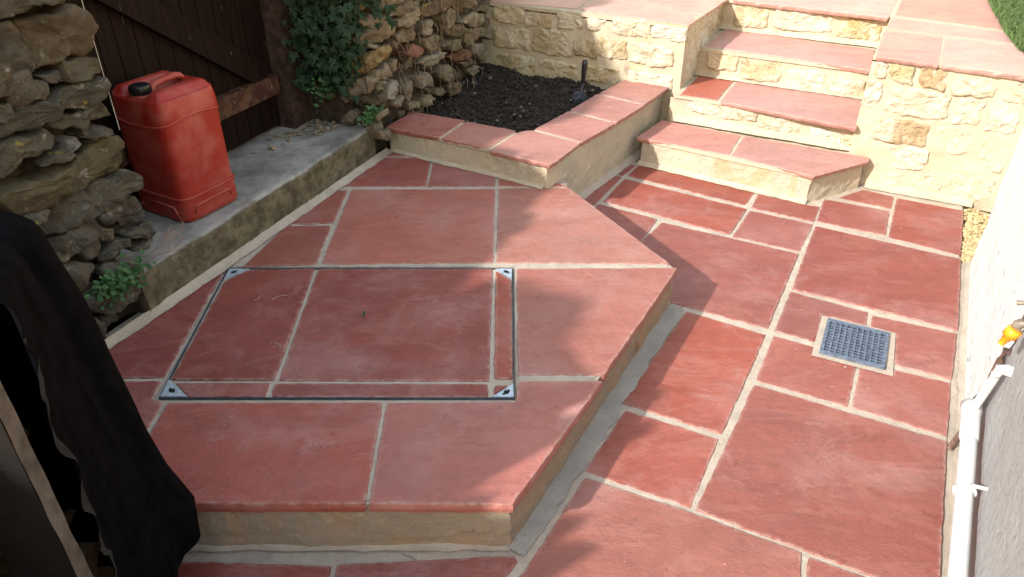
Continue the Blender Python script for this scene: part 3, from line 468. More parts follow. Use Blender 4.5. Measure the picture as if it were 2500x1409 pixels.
wallface('mortar_face', FU(UR), VR, .62, -.02, Z4 - .03, M['cream'], wr)
b = MB().grid(20, 20, lambda s, t: UV(UR + (U4 + .1 - UR) * s, VR, -.02 + (Z4 - .01) * t)); b.build('mortar_face', M['cream'], wr)
for i, (a, z, w_, h_) in enumerate(D['wr']):
    soft = i in (9, 10, 11, 13, 14)
    rock('stone', boxoutline(a, z, w_, h_, 70 + i), FU(UR), M['cots'], {1: (.40, .36, .21), 2: (.40, .29, .17), 8: (.40, .30, .18)}.get(i, CREAMS[(i * 3) % 3]), wr, .006 if soft else .020, .03, 70 + i, .010 if soft else .012, .009, .04)
fillet('mortar_fillet', [UV(UR, -.06, 0).xy, UV(UR, .42, 0).xy], .045, .03, M['cream'], wr, -1)

steps = thing('garden_steps', UV(4.2, -.6, 0), 'flight of three steps with red slab treads and cream stone risers', 'steps')
def hull_body(keys, d): 
    pts = [Vector(q) for k in D[keys] for q in k]; pts.sort(key=lambda v: (v.x, v.y)); lo, up = [], []
    cr = lambda o, a, b_: (a - o).cross(b_ - o)
    for q in pts:
        while len(lo) > 1 and cr(lo[-2], lo[-1], q) <= 0: lo.pop()
        lo.append(q)
    for q in reversed(pts):
        while len(up) > 1 and cr(up[-2], up[-1], q) <= 0: up.pop()
        up.append(q)
    return inset(lo[:-1] + up[:-1], d)
treadcol = {'step1': [(.47, .22, .195), (.49, .26, .235)], 'step2': [(.42, .125, .088), (.51, .29, .27)], 'step3': [(.51, .29, .265)]}  # treads paler than the paving: surface sheen and dust put into the colour
for key, z, z0 in (('step1', Z1, 0), ('step2', Z2, Z1), ('step3', Z3, Z2)):
    hb = hull_body(key, .02)
    if key == 'step1': solid('riser', hb, -.02, z - .026, M['renderpale'], steps, .007, .018, .014)
    else:
        U = U2 if key == 'step2' else U3
        wallface('riser', FU(U), VC - .02, VR + .02, z0 - .03, z - .024, M['cream'], steps)
        bed('mortar_bed', [UV(U - .012, VC, 0).xy, UV(U - .012, VR, 0).xy, UV(U + .55, VR, 0).xy, UV(U + .55, VC, 0).xy], z - .0045, M['cream'], steps)
    for i, p in enumerate(D[key]): slab('tread', p, z, steps, treadcol[key][i], .024, .0028, 100 + i, .007)
bed('mortar_bed', hull_body('step1', .009), Z1 - .004, M['cream'], steps)
wallface('riser', FU(U4), VC - .02, VR + .02, Z3 - .03, Z4 - .02, M['cream'], steps)
stones('r4', FU(U4), steps, .014, 120, colmap={2: (.44, .33, .16), 0: (.46, .38, .24), 1: (.52, .47, .37)})
stones('r3', FU(U3), steps, .013, 130); stones('r2', FU(U2), steps, .010, 140)
for U, z, h in ((U4, Z3, .03), (U3, Z2, .02), (U2, Z1, .045)): fillet('mortar_fillet', [UV(U, VC, 0).xy, UV(U, VR, 0).xy], .03, h, M['cream'], steps, -1, z)
s1 = hull_body('step1', .015); 
fr = [q for q in s1]; fr.sort(key=lambda v: v.dot(EU)); 
f1 = sorted(fr[:3], key=lambda v: v.dot(EV)); fillet('mortar_fillet', [f1[0], f1[-1] if f1[-1].dot(EU) < f1[1].dot(EU) else f1[1]], .03, .015, M['cream'], steps, -1)

# upper terrace: bed, slabs, earth below
def tpoly(*uvs): return [UV(u_, v_, 0).xy for u_, v_ in uvs]
terr = kind(bed('terrace', tpoly((UL - .006, -2.8), (UL - .006, VC + .006), (U4 - .02, VC + .006), (U4 - .02, VR), (UR - .006, VR), (UR - .006, 1.2), (12, 1.2), (12, -6), (UL + .4, -6)), Z4 - .0035, M['cream']), 'structure')
for i, p in enumerate(D['terrace']): slab('paving_slab', p, Z4, terr, [(.51, .31, .285), (.53, .33, .305), (.54, .34, .315), (.50, .26, .225), (.53, .33, .305), (.51, .295, .27), (.55, .36, .335)][i], .026, .003, 150 + i, .009)  # terrace tones lifted to carry the pale sheen as well as dust
for r in range(6):
    for c in range(8):
        u0, v0 = 5.35 + r * .62 - (.18 if c > 3 else 0), -4.2 + c * .62
        if v0 < .1 and not (v0 > -.75 and r < 1): slab('paving_slab', tpoly((u0, v0), (u0, v0 + .6), (u0 + .6, v0 + .6), (u0 + .6, v0)), Z4, terr, (.43, .19, .165), seed=170 + r * 8 + c)
LE = [Vector(q) for q in D['lawn_edge']]
lawn_poly = [LE[0] + (LE[0] - LE[1]).normalized() * 6] + LE + [LE[-1] + Vector((.6, -.3)), Vector((9, 3)), Vector((9, 12))]
lawn = kind(sheet('lawn', lawn_poly, Z4 + .006, simple('lawn_soil', (.05, .075, .025), .9, .4, 30, .004)), 'structure')
b = MB(); random.seed(5)
for k in range(9000):
    t = random.random() * 3; i = min(int(t), 2); e0 = LE[i].lerp(LE[i + 1], t - i); nrm = Vector((.9, -.42)); q = e0 + nrm * (random.random() ** 1.3 * .75 - .012)
    h = random.uniform(.02, .045); a = random.uniform(0, 6.28); d = Vector((math.cos(a), math.sin(a), 0)); l = Vector((random.uniform(-.5, .5), random.uniform(-.5, .5), 1)) * h; w_ = .0022
    o_ = Vector((q.x, q.y, Z4 + .004)); b.add([o_ - d * w_, o_ + d * w_, o_ + l * .6 + d * w_ * .7, o_ + l + Vector((l.x, l.y, 0)) * .5], [(0, 1, 2), (0, 2, 3)])
kind(b.build('grass', M['grass']), 'stuff', 'short green lawn grass at the upper right corner')

# ---------------------------------------------------------------- soil bed with a low coping wall
bedt = thing('planting_bed', UV(3.4, -1.8, ZP), 'raised planting bed with rendered kerb wall and red coping slabs', 'planting bed')
ko = [D['coping'][0][3], D['coping'][2][4], D['coping'][2][3], D['coping'][5][2]]; ki = [D['coping'][5][1], D['coping'][3][0], D['coping'][2][0], D['coping'][0][0]]
A0, A1, A1b, A2 = [Vector(q) for q in ko]; B2, B1, B1b, B0 = [Vector(q) for q in ki]
solid('kerb_wall', [A0 + EU * .022, A1 + EU * .022 - EV * .02, B1b - EU * .02, B0 - EU * .015], -.02, ZK - .026, M['renderpale'], bedt, .006, .018, .016)
solid('kerb_wall', [A1b - EV * .022 + EU * .0, A2 - EV * .02 + EU * .07, B2 + EV * .02 + EU * .07, B1 + EV * .02, A1 + EU * .0215 - EV * .021], -.02, ZK - .0255, M['renderpale'], bedt, .006, .018, .016)
bed('mortar_bed', [A0 + EU * .02, A1 + EU * .02 - EV * .01, A1b - EV * .02, A2 - EV * .02, B2 + EV * .012, B1 + EV * .008, B1b - EU * .01, B0 - EU * .01], ZK - .004, M['cream'], bedt)
for i, p in enumerate(D['coping']): slab('coping_slab', p, ZK, bedt, [(.36, .13, .108), (.39, .165, .14), (.41, .20, .18), (.41, .19, .17), (.41, .195, .175), (.41, .195, .17)][i], .025, .0028, 200 + i, .006)
fillet('mortar_fillet', [A0 + EU * .02, A1 + EU * .02 - EV * .035], .022, .012, M['cream'], bedt, -1, ZP)
fillet('mortar_fillet', [A1b - EV * .02, A2 - EV * .02], .035, .018, M['mortar'], bedt, -1, 0)
random.seed(11)
b = MB(); s00 = B0 - EU * .05 - EV * .15
b.grid(150, 170, lambda s, t: (lambda q: Vector((q.x, q.y, .235 + .045 * max(0, t - .3) * (1 - s) + .028 * fbm((q.x * 5, q.y * 5, 1), 3) + .022 * abs(noise.noise(Vector((q.x * 24, q.y * 24, 2)))) + .011 * noise.noise(Vector((q.x * 60, q.y * 60, 2))))))(UV(3.0 + 1.1 * t, -2.5 + 1.03 * s, 0).xy))
soil = kind(b.build('soil', M['soil'], None, True), 'structure')
b = MB()
for k in range(2200):
    q = UV(random.uniform(3.0, 4.05), random.uniform(-2.25, -1.45), 0); r = random.choice((.004, .005, .006, .006, .008, .009, .012, .012)) * random.uniform(.4, 1.2); z = .25 + .045 * max(0, (q.xy.dot(EU) - 2.83) / 1.4 - .3) * (1 - (q.xy.dot(EV) + 2.5) / 1.25) + .028 * fbm((q.x * 5, q.y * 5, 1), 3)
    b.blob((q.x, q.y, z), (r, r * random.uniform(.7, 1.2), r * .7), k, 5, 4, .9)
kind(b.build('soil_clods', M['soil']), 'stuff', 'crumbly dark soil clods in the planting bed')
b = MB()
for k in range(36):
    q = UV(random.uniform(2.98, 4.0), random.uniform(-2.3, -1.55), 0); r = random.uniform(.005, .013); b.blob((q.x, q.y, .262 + .03 * fbm((q.x * 5, q.y * 5, 1), 3) + .02 * max(0, (q.xy.dot(EU) - 3.2))), (r, r, r * .7), k, 6, 4, .6)
kind(b.build('soil_pebbles', simple('dusty_pebble', (.12, .10, .085), .9, .5, 8, 0)), 'stuff', 'small stones scattered in the bed soil')
# trowel
tp = UV(3.80, -1.575, .26)
tr = thing('trowel', tp, 'black handled garden trowel stuck upright in the soil', 'trowel')
lean = Vector((.06, .05, 1)).normalized(); X = Vector((EV.x, EV.y, 0)); Y = Vector((EU.x, EU.y, 0))
prof = [(.0, .0), (.002, .008), (.007, .0135), (.02, .016), (.05, .0155), (.09, .0128), (.115, .0115), (.128, .011)]
top = tp + lean * .205 + X * -.003
MB().tube([top - lean * a for a, r in prof], [max(r, .001) for a, r in prof], 16).build('handle', M['black'], tr, True)
MB().tube([top - lean * .126, top - lean * .145, top - lean * .16 - Y * .008, top - lean * .175 - Y * .012], [.0075, .006, .005, .0055], 10).build('shank', M['zincdark'], tr, True)
bl = MB(); c0 = top - lean * .172 - Y * .014
bl.grid(10, 12, lambda s, t: c0 - lean * (.11 * t) + X * ((s - .5) * .085 * (.75 + .6 * min(t * 4, 1) * .42) * (1 - .8 * max(0, t - .6) ** 1.5 * 2)) + Y * (.018 * (2 * s - 1) ** 2 * -1) + Y * .004)
o = bl.build('blade', M['zincdark'], tr, True); md = o.modifiers.new('thickness', 'SOLIDIFY'); md.thickness = .0018
# ---------------------------------------------------------------- house wall on the right
VH = .425; HT = 1.0
house = thing('rendered_wall', UV(1.5, VH, 0), 'rendered wall along the right edge, white paint giving way to bare grey', 'wall')
HB = D['house']                                       # paint boundary (u, z) from high to low
def hz(z):                                            # where the paint ends at height z
    (ua, za), (ub, zb) = HB[0], HB[-1]; f = (z - za) / (zb - za); return ua + (ub - ua) * min(max(f, -.4), 1.02) + .012 * noise.noise(Vector((z * 9, 0, 1)))
def wface(name, ufn0, ufn1, z0, z1, nu, nz, mat, off=0):
    b = MB(); b.grid(nu, nz, lambda s, t: (lambda z: (lambda u_: UV(u_, VH - off + .0045 * noise.noise(Vector((u_ * 7, z * 7, 2))) + .003 * noise.noise(Vector((u_ * 22, z * 22, 5))), z))(ufn0(z) + (ufn1(z) - ufn0(z)) * s))(z0 + (z1 - z0) * t)); return b.build(name, mat, house, True)
wface('painted_face', hz, lambda z: 3.28, -.05, HT, 60, 46, M['white'], .003)
wface('render_face', lambda z: -3, hz, -.05, HT, 120, 46, M['greyrender'])
b = MB(); b.grid(30, 60, lambda s, t: UV(3.28 + .14 * s, VH + .045 * s + .008 * noise.noise(Vector((s * 5, t * 30, 1))), -.05 + (HT + .03) * t)); b.build('render_edge', m_wallpaint('bare_grey_edge', (.20, .195, .185), (.12, .11, .10)), house, True)
b = MB(); b.grid(24, 50, lambda s, t: UV(3.42 + .6 * s, VH + .045 + .06 * s + .006 * noise.noise(Vector((s * 9, t * 40, 1))), -.05 + (HT + .03) * t)); b.build('render_return', M['white'], house, True)
MB().box(UV(-3, VH + .03, -.1), UV(6.25, 0, 0), UV(0, .25, 0), (0, 0, HT + .09)).build('core', M['greyrender'], house)
fillet('mortar_fillet', [UV(-1, VH, 0).xy, UV(3.33, VH + .012, 0).xy], .035, .01, M['mortar'], house, 1, 0)
# gravel pocket in the corner
b = MB(); random.seed(21)
kind(sheet('gravel_bed', tpoly((3.33, .388), (3.33, .46), (3.95, .56), (3.95, .388)), -.035, M['gravel']), 'structure')
for k in range(650):
    u_ = random.uniform(3.34, 3.92); v_ = random.uniform(.394, .44 + (u_ - 3.3) * .16); r = random.uniform(.007, .014); q = UV(u_, v_, -.022 + random.uniform(-.006, .012))
    b.blob(q, (r, r * random.uniform(.6, 1), r * .7), k, 6, 4, .7)
kind(b.build('gravel', M['gravel']), 'stuff', 'yellow gravel in the narrow gap beside the white wall')
# waste pipe
pn, pf = Vector(D['pipe_near']), Vector(D['pipe_far'])
dir_ = (pf - pn); q0 = UV(*(pn - dir_ * 1.4)); q1 = UV(*pf)
wp = thing('waste_pipe', UV(pn.x, VH, 0), 'fat white plastic waste pipe running low along the grey wall', 'pipe')
ax = (q1 - q0).normalized()
MB().tube([q0, q1 - ax * .06], .0205, 24).build('pipe', M['pvc'], wp, True)
MB().tube([q1 - ax * .135, q1 - ax * .13, q1 - ax * .05, q1 - ax * .03, q1, q1 + ax * .001, q1 - ax * .03], [.0215, .0235, .024, .0265, .027, .024, .023], 24).build('socket', M['pvc'], wp, True)
MB().add([q1 - ax * .02 + (Vector((0, 0, 1)) * math.sin(a) + ax.cross(Vector((0, 0, 1))) * math.cos(a)) * .0235 for a in [k * math.pi / 10 for k in range(20)]], [tuple(range(20))]).build('socket_mouth', M['hole'], wp)  # black disc painted as the shaded inside of the pipe
cp = UV(*D['clip']); b = MB(); ring = [cp + (Vector((0, 0, 1)) * math.sin(a) + ax.cross(Vector((0, 0, 1))) * math.cos(a)) * .0225 for a in [k * math.pi / 12 for k in range(25)]]
b.tube(ring, .0055, 8); b.tube([cp + UV(0, .01, .026), UV(D['clip'][0], VH + .005, D['clip'][2] + .03)], .005, 8); b.build('pipe_clip', M['pvc'], wp, True)
el = Vector(D['elbow']); op = thing('overflow_pipe', UV(el.x, VH, .2), 'thin white overflow pipe with elbow dropping into the fat waste pipe', 'pipe')
e0 = UV(*el); s0 = q1 - ax * .03 + Vector((0, 0, .004))
MB().tube([s0, s0.lerp(e0, .5), e0], .0115, 16).build('pipe', M['pvc'], op, True)
MB().tube([s0.lerp(e0, .9), e0 + Vector((0, 0, .004)), e0 + Vector((*(EV * .012), .006)), e0 + Vector((*(EV * .055), .002))], [.0135, .0145, .0145, .0135], 16).build('elbow', M['pvc'], op, True)
lt, lb = UV(*D['lead_top']), UV(*D['lead_bot']); lp = thing('supply_pipe', UV(2.08, .41, 0), 'dark brown supply pipe with white clips behind the overflow pipe', 'pipe')
MB().tube([lt + Vector((*(EV * .03), .01)), lt + Vector((0, 0, .012)), lt.lerp(lb, .08), lt.lerp(lb, .5), lb, Vector((lb.x, lb.y, 0)) - Vector((*(EV * .02), -.0))], .010, 12).build('pipe', M['copper'], lp, True)
for f in (.35, .75): MB().tube([lt.lerp(lb, f), lt.lerp(lb, f + .07)], .0125, 12).build('clip', M['pvc'], lp, True)
tk, tcn, hd = UV(*D['tap']), UV(*D['tapconn']), UV(*D['handle'])
tap = thing('garden_tap', UV(D['tap'][0], VH, .6), 'weathered brass garden tap with orange hose connector on the white wall', 'tap')
o_ = tk + Vector((*(EV * .02), 0))
MB().tube([o_ + Vector((*(EV * .05), -.015)), o_ + Vector((0, 0, -.012)), o_ - Vector((*(EV * .015), .025)), tcn + (o_ - tcn) * .3], [.011, .014, .0125, .0115], 14).build('body', M['brass'], tap, True)
MB().tube([o_ + Vector((0, 0, -.012)), o_ + Vector((0, 0, .008)), o_ + Vector((0, 0, .012)), o_ + Vector((0, 0, .032))], [.014, .013, .010, .007], 14).build('bonnet', M['brass'], tap, True)
hc = o_ + Vector((0, 0, .034)); MB().tube([hc - Vector((*(EV * .036), .004)), hc - Vector((*(EV * .018), -.001)), hc, hc + Vector((*(EV * .018), .001)), hc + Vector((*(EV * .036), -.004))], [.0062, .0048, .0062, .0048, .0062], 10).build('handle', M['brass'], tap, True)
cd = Vector((*(-EV * .35), -1)).normalized(); c0 = tcn + (o_ - tcn) * .35
MB().tube([c0, c0 + cd * .001, c0 + cd * .022, c0 + cd * .023, c0 + cd * .034, c0 + cd * .035, c0 + cd * .05], [.012, .0175, .0175, .011, .0105, .0085, .0075], 14).build('hose_connector', M['orange'], tap, True)
# drain grate
G = ccw(D['grate']); gr = thing('drain_grate', (*(sum(G, Vector((0, 0))) / 4), 0), 'small blue grey plastic drain grate set in the patio paving', 'grate')
gt = [Vector(q) for q in D['grate']]; lx, ly = (gt[1] - gt[0]), (gt[3] - gt[0])
gp = lambda s, t: gt[0] + lx * s + ly * t
b = MB()
def gbox(b, s0, s1, t0, t1, z0, z1): b.prism([Vector((*gp(s, t), z0)) for s, t in ((s0, t1), (s1, t1), (s1, t0), (s0, t0))], [Vector((*gp(s, t), z1)) for s, t in ((s0, t1), (s1, t1), (s1, t0), (s0, t0))])
MO = inset(G, -.022); sheet('mortar_surround', MO, .0012, M['mortar'], gr)
sheet('sump_shade', inset(G, .002), .0022, M['hole'], gr)  # black sheet close under the bars, painted as the drain's shaded depth
for a in ((0, 1, 0, .07), (0, 1, .93, 1), (0, .055, .07, .93), (.945, 1, .07, .93)): gbox(b, *a, .002, .0115)
b.build('frame', M['iron'], gr)
for k in range(11): b = MB(); s = .055 + .89 * k / 10; gbox(b, s - .015, s + .015, .07, .93, .003, .0105) if 0 < k < 10 else None; b.v and b.build('bar', M['iron'], gr)
for k in range(1, 11): b = MB(); t = .07 + .86 * k / 11; gbox(b, .055, .945, t - .012, t + .012, .003, .009); b.build('cross_bar', M['iron'], gr)

# ---------------------------------------------------------------- boundary on the left
CL, CR, CG, CK, ZS = -1.98, -1.92, -2.37, -1.96, .33
FN = lambda c: (lambda a, z, d: SN(a, c + d, z))
GREY = [(0.104, 0.096, 0.078), (0.087, 0.082, 0.068), (0.123, 0.113, 0.096), (0.097, 0.086, 0.066), (0.113, 0.107, 0.096)]
def drywall(name, key, c, s0, s1, z0, ztop, label, cols, colmap, fill, seed, bulge):
    t = thing(name, SN((s0 + s1) / 2, c, z0), label, 'wall')
    b = MB(); b.grid(int((s1 - s0) / .03), int((ztop - z0) / .03), lambda s, q: SN(s0 + (s1 - s0) * s, c - .075 + .05 * noise.noise(Vector((s * (s1 - s0) * 9, q * ztop * 9, seed))), z0 + (ztop - z0) * q)); b.build('earth_core', M['earth'], t, True) if True else None
    MB().box(SN(s0, c - .13, z0), SN(s1 - s0, 0, 0), SN(0, -.24, 0), (0, 0, ztop - z0)).build('wall_core', M['earth'], t)
    if key == 'sr': MB().box(SN(2.94, c - .1, z0), SN(.5, 0, 0), SN(0, -.75, 0), (0, 0, ztop - z0)).build('wall_core', M['earth'], t)
    for i, o in enumerate(D[key]):
        if len(o) > 2 and max(q[0] for q in o) - min(q[0] for q in o) > .004:
            sz = max(max(q[k] for q in o) - min(q[k] for q in o) for k in (0, 1)); random.seed(seed * 50 + i)
            oc = sum((Vector(q) for q in o), Vector((0, 0))) / len(o); o = [tuple(oc + (Vector(q) - oc) * 1.05) for q in o]
            rock('stone', o, FN(c), M['rock'], colmap.get(i, cols[i % len(cols)]), t, min(bulge, sz * .45) * random.uniform(.7, 1.0), .09, seed + i, .016, .010, .2, .75)
    random.seed(seed)
    for k in range(fill):                                # smaller stones wedged deeper in the gaps and the courses above the view
        hi = k % 3 == 0; a = random.uniform(s0 + .05, s1 - .05); z = random.uniform(ztop - .42, ztop - .04) if hi else random.uniform(z0 + .03, ztop - .3); w_, h_ = random.uniform(.08, .2), random.uniform(.04, .09)
        if not hi: w_ *= .5; h_ *= .7
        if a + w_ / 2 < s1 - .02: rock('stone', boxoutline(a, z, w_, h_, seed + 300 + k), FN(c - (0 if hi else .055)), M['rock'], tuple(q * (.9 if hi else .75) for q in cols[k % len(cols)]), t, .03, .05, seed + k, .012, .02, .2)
    return t
dl = drywall('dry_stone_wall', 'sl', CL, .1, 1.5, .12, 1.38, 'rough grey dry stone wall beside the red jerrycan at left', GREY, {2: (.115, .095, .068), 14: (.105, .09, .058), 15: (.10, .092, .075), 11: (.18, .178, .172)}, 60, 1, .05)
WARM = [(.22, .18, .12), (.19, .155, .105), (.25, .215, .155), (.15, .115, .075), (.28, .245, .185)]
dr = drywall('dry_stone_wall', 'sr', CR, 2.9, 4.75, .12, 1.32, 'tumbled tan dry stone wall with bare roots between ivy and soil bed', WARM, {11: (.36, .345, .30), 18: (.19, .10, .06), 20: (.25, .125, .095)}, 150, 3, .05)
# the walls go on out of view: taller beside the camera
MB().box(SN(-3.0, CL, -.1), SN(3.1, 0, 0), SN(0, -.4, 0), (0, 0, 1.48)).build('wall_run', M['rock'], dl)
MB().box(SN(-3.0, CL - .01, 1.381), SN(2.8, 0, 0), SN(0, -.38, 0), (0, 0, .49)).build('wall_run', M['rock'], dl)
for i, o in enumerate(D['sj']):                     # the end of the wall facing the gate
    rock('stone', [(-q[0], q[1]) for q in o], lambda a, z, d: SN(2.9 - d, -a, z), M['rock'], [(.24, .20, .13), (.27, .20, .10), (.22, .18, .12), (.27, .23, .17), (.22, .18, .13)][i % 5], dr, .05, .08, 90 + i, .018, .010, .2, .7)
random.seed(17)
for k in range(60):
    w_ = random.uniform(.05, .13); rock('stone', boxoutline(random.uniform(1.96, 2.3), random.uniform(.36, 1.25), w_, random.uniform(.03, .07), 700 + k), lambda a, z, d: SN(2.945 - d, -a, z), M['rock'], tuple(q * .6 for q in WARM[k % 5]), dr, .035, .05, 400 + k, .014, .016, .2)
# concrete sill
b = MB(); s0, s1 = 1.47, 2.93; random.seed(3)
def sillp(s, t):
    L_ = .16 + .41; x = t * (L_ + .05) ; a = s0 + (s1 - s0) * s
    if x < .15: c, z = CK, ZP - .01 + x
    elif x < .17: f = (x - .15) / .02; c, z = CK - .012 * f, ZP + .14 + .018 * f
    else: c, z = CK - .012 - (x - .17), ZS - .002
    k = Vector((a * 12, c * 12, z * 12)); n_ = .006 * noise.noise(k) + .004 * noise.noise(k * 3.1); return SN(a, c + n_ + (.008 * noise.noise(Vector((a * 4, 0, 9)))), z + .4 * n_)
b.grid(110, 50, sillp)
sill = tag(b.build('concrete_sill', M['concrete'], None, True), 'worn concrete sill under the dark gate, mossy on its front', 'sill')
MB().prism([SN(s0, CK - .005, ZP - .02), SN(s0, CK - .005, ZS - .012), SN(s0, CG - .1, ZS - .012), SN(s0, CG - .1, ZP - .02)], [SN(s1, CK - .005, ZP - .02), SN(s1, CK - .005, ZS - .012), SN(s1, CG - .1, ZS - .012), SN(s1, CG - .1, ZP - .02)]).build('core', M['concrete'], sill)
# gate
gate = thing('wooden_gate', SN(2.2, CG, ZS), 'dark brown boarded wooden gate with diagonal brace behind the jerrycan', 'gate')
x = 1.42
while x < 2.74:
    wd = random.uniform(.076, .086); MB().box(SN(x + .002, CG, ZS + .012), SN(wd - .004, 0, 0), SN(0, -.022, 0), (0, 0, 1.50)).build('plank', M['gate'], gate); x += wd
MB().box(SN(1.4, CG - .023, ZS), SN(1.5, 0, 0), SN(0, -.01, 0), (0, 0, 1.5)).build('backing', M['gate'], gate)
MB().box(SN(1.42, CG + .0005, .505), SN(1.32, 0, 0), SN(0, .045, 0), (0, 0, .085)).build('rail', M['rail'], gate)
MB().box(SN(1.42, CG + .0005, 1.35), SN(1.32, 0, 0), SN(0, .04, 0), (0, 0, .10)).build('rail', M['gate'], gate)
p0, p1 = Vector((2.68, .59)), Vector((1.62, 1.35)); d = (p1 - p0).normalized(); n_ = Vector((-d.y, d.x)) * .05
MB().prism([SN(q.x, CG + .001, q.y) for q in (p0 - n_, p0 + n_, p1 + n_, p1 - n_)], [SN(q.x, CG + .034, q.y) for q in (p0 - n_, p0 + n_, p1 + n_, p1 - n_)]).build('diagonal_brace', M['gate'], gate)
post = tag(MB().box(SN(2.76, CG - .06, ZS - .02), SN(.135, 0, 0), SN(0, .14, 0), (0, 0, 1.56)).build('gate_post', simple('old_post_timber', (.045, .026, .02), .8, .5, 26, .003)), 'rough brown timber gate post beside the ivy', 'gate post')
# string
sp = SN(1.552, CL + .03, 0); b = MB().tube([Vector((sp.x, sp.y, z)) for z in (1.36, 1.2, .95, .82, .80)], .0011, 6)
tag(b.build('string_line', M['string']), 'thin white string hanging down the end of the grey stone wall', 'string')

# ---------------------------------------------------------------- jerrycan
jc = thing('jerrycan', (-1.24, 2.655, ZS), 'faded red plastic jerrycan with black cap standing on the concrete sill', 'jerrycan')
JC = Vector((-1.185, 2.462, ZS)); JX = Vector((math.cos(R(61)), math.sin(R(61)), 0)); JY = Vector((math.cos(R(151)), math.sin(R(151)), 0)); JW, JD, JH = .262, .275, .495
def J(x, y, z): return JC + JX * (x + .5) * JW + JY * (y + .5) * JD + Vector((0, 0, z * JH))      # x, y in -.5..+.5, y=-.5 is the face to the patio... z 0..1
def srect(a, e=.16):
    c, s = math.cos(a), math.sin(a); k = (abs(c) ** (2 / e * .5 + 0) if 0 else 0); r = 1 / (abs(c) ** 7 + abs(s) ** 7) ** (1 / 7); return c * r * .5, s * r * .5
n = 96; b = MB(); rings = []
def side(z):
    s = .955 if z < .02 else 1.0
    if z < .02: s = .95 + .05 * (z / .02) ** .5
    s *= 1 - .012 * math.exp(-((z - .185) / .012) ** 2) * 0
    return s
zz = [0, .004, .01, .02, .05, .09, .13, .165, .175, .185, .195, .21, .25, .32, .4, .48, .56, .64, .70, .725, .735, .745, .755, .78, .82, .86, .89, .915]
for z in zz:
    row = []
    for k in range(n):
        a = 2 * math.pi * k / n; x, y = srect(a); s = side(z)
        if z < .18: s *= 1.012
        band = .745 - .03 * math.cos(a * 2) ; 
        if z > band: s *= 1.008 - .05 * max(0, (z - .80) / .115) ** 2
        if .22 < z < .70: s *= .985 + .006 * math.sin(math.pi * (z - .22) / .48)
        dent = 0                                                                 # pressed recess low on each side
        if .05 < z < .13 and (abs(x) < .2 or abs(y) < .2): s *= .985
        row.append(J(x * s, y * s, z))
    rings.append(row)
ztop = .915
def topz(y, x):                                        # raised shoulders, recess under the handle, low corner for the cap
    h = .965 - .10 * max(0, (max(abs(x), abs(y)) - .34) / .16) ** 2 * 1.0
    g = math.exp(-(x / .20) ** 6); in_y = 1 / (1 + math.exp((-(y + .30)) * 60)) * 1 / (1 + math.exp((y - .34) * 60))
    rec = g * (1 / (1 + math.exp((y - .30) * 50))); h -= .13 * rec
    cut = 1 / (1 + math.exp((x + .02) * 40)) / (1 + math.exp((y - .40) * 60)) if False else 0
    return h
for s in (.97, .94, .90, .85, .8, .74, .68, .62, .55, .48, .4, .32, .24, .15, .06):
    row = []
    for k in range(n):
        a = 2 * math.pi * k / n; x, y = srect(a); q = .96 * s; zt = topz(x * q, y * q); e = min(1, (1 - s) / .15); row.append(J(x * q, y * q, ztop + (zt - ztop) * (e * (2 - e))))
    rings.append(row)
vs_ = [v for r in rings for v in r]; fs = []
for r in range(len(rings) - 1): fs += [(r * n + i, r * n + (i + 1) % n, (r + 1) * n + (i + 1) % n, (r + 1) * n + i) for i in range(n)]
fs.append(tuple(reversed(range(n)))); fs.append(tuple((len(rings) - 1) * n + i for i in range(n)))
body_ = mesh('body', vs_, fs, M['can'], jc, True)
hp = [J(-.17, 0, .82), J(-.165, 0, .90), J(-.145, 0, .945), J(-.10, 0, .958), J(.05, 0, .968), J(.24, 0, .972), J(.31, 0, .962), J(.36, 0, .93)]
hb = MB(); 
for i, p in enumerate(hp): pass
k0 = MB(); ringn = 12
hv = []; hf = []
for i, p in enumerate(hp):
    t = (hp[min(i + 1, len(hp) - 1)] - hp[max(i - 1, 0)]).normalized(); a = JY; c_ = t.cross(a).normalized()
    for j in range(ringn): th = 2 * math.pi * j / ringn; hv.append(p + a * math.cos(th) * .0165 + c_ * math.sin(th) * .012)
for i in range(len(hp) - 1): hf += [(i * ringn + j, i * ringn + (j + 1) % ringn, (i + 1) * ringn + (j + 1) % ringn, (i + 1) * ringn + j) for j in range(ringn)]
mesh('handle', hv, hf, M['can'], jc, True)
cc = J(-.325, -.0, .915); cn = Vector((0, 0, 1)) 
MB().tube([cc - cn * .02, cc - cn * .002, cc + cn * .004, cc + cn * .006], [.040, .038, .038, .033], 28).build('neck', M['can'], jc, True)
cap = MB(); prof = [(.004, .034), (.007, .0355), (.030, .0355), (.034, .0335), (.0355, .030)]
cap.tube([cc + cn * a for a, r in prof], [r for a, r in prof], 32)
for k in range(16): a = 2 * math.pi * k / 16; q = cc + Vector((math.cos(a), math.sin(a), 0)) * .0355; cap.tube([q + cn * .007, q + cn * .027], .0018, 5)
cap.build('cap', M['black'], jc, True)
for (x0, x1, y, ax_) in ((-.27, .27, -.507, 0), (-.27, .27, -.507, 1)):                   # moulded bar low on the two faces in view
    F = (lambda a, z, d: J(a, -.506 - d, z)) if ax_ == 0 else (lambda a, z, d: J(-.506 - d, a, z))
    MB().tube([F(-.34, .065, 0), F(-.30, .115, 0), F(-.1, .12, 0), F(.3, .12, 0), F(.34, .07, 0)], .005, 8).build('moulded_rib', M['can'], jc, True)
rb = MB(); pts = []
for k in range(n): a = 2 * math.pi * k / n; x, y = srect(a); pts.append(J(x * 1.012, y * 1.012, .188))
rb.tube(pts + [pts[0]], .0048, 8, False).build('moulded_band', M['can'], jc, True)
rb = MB(); pts = []
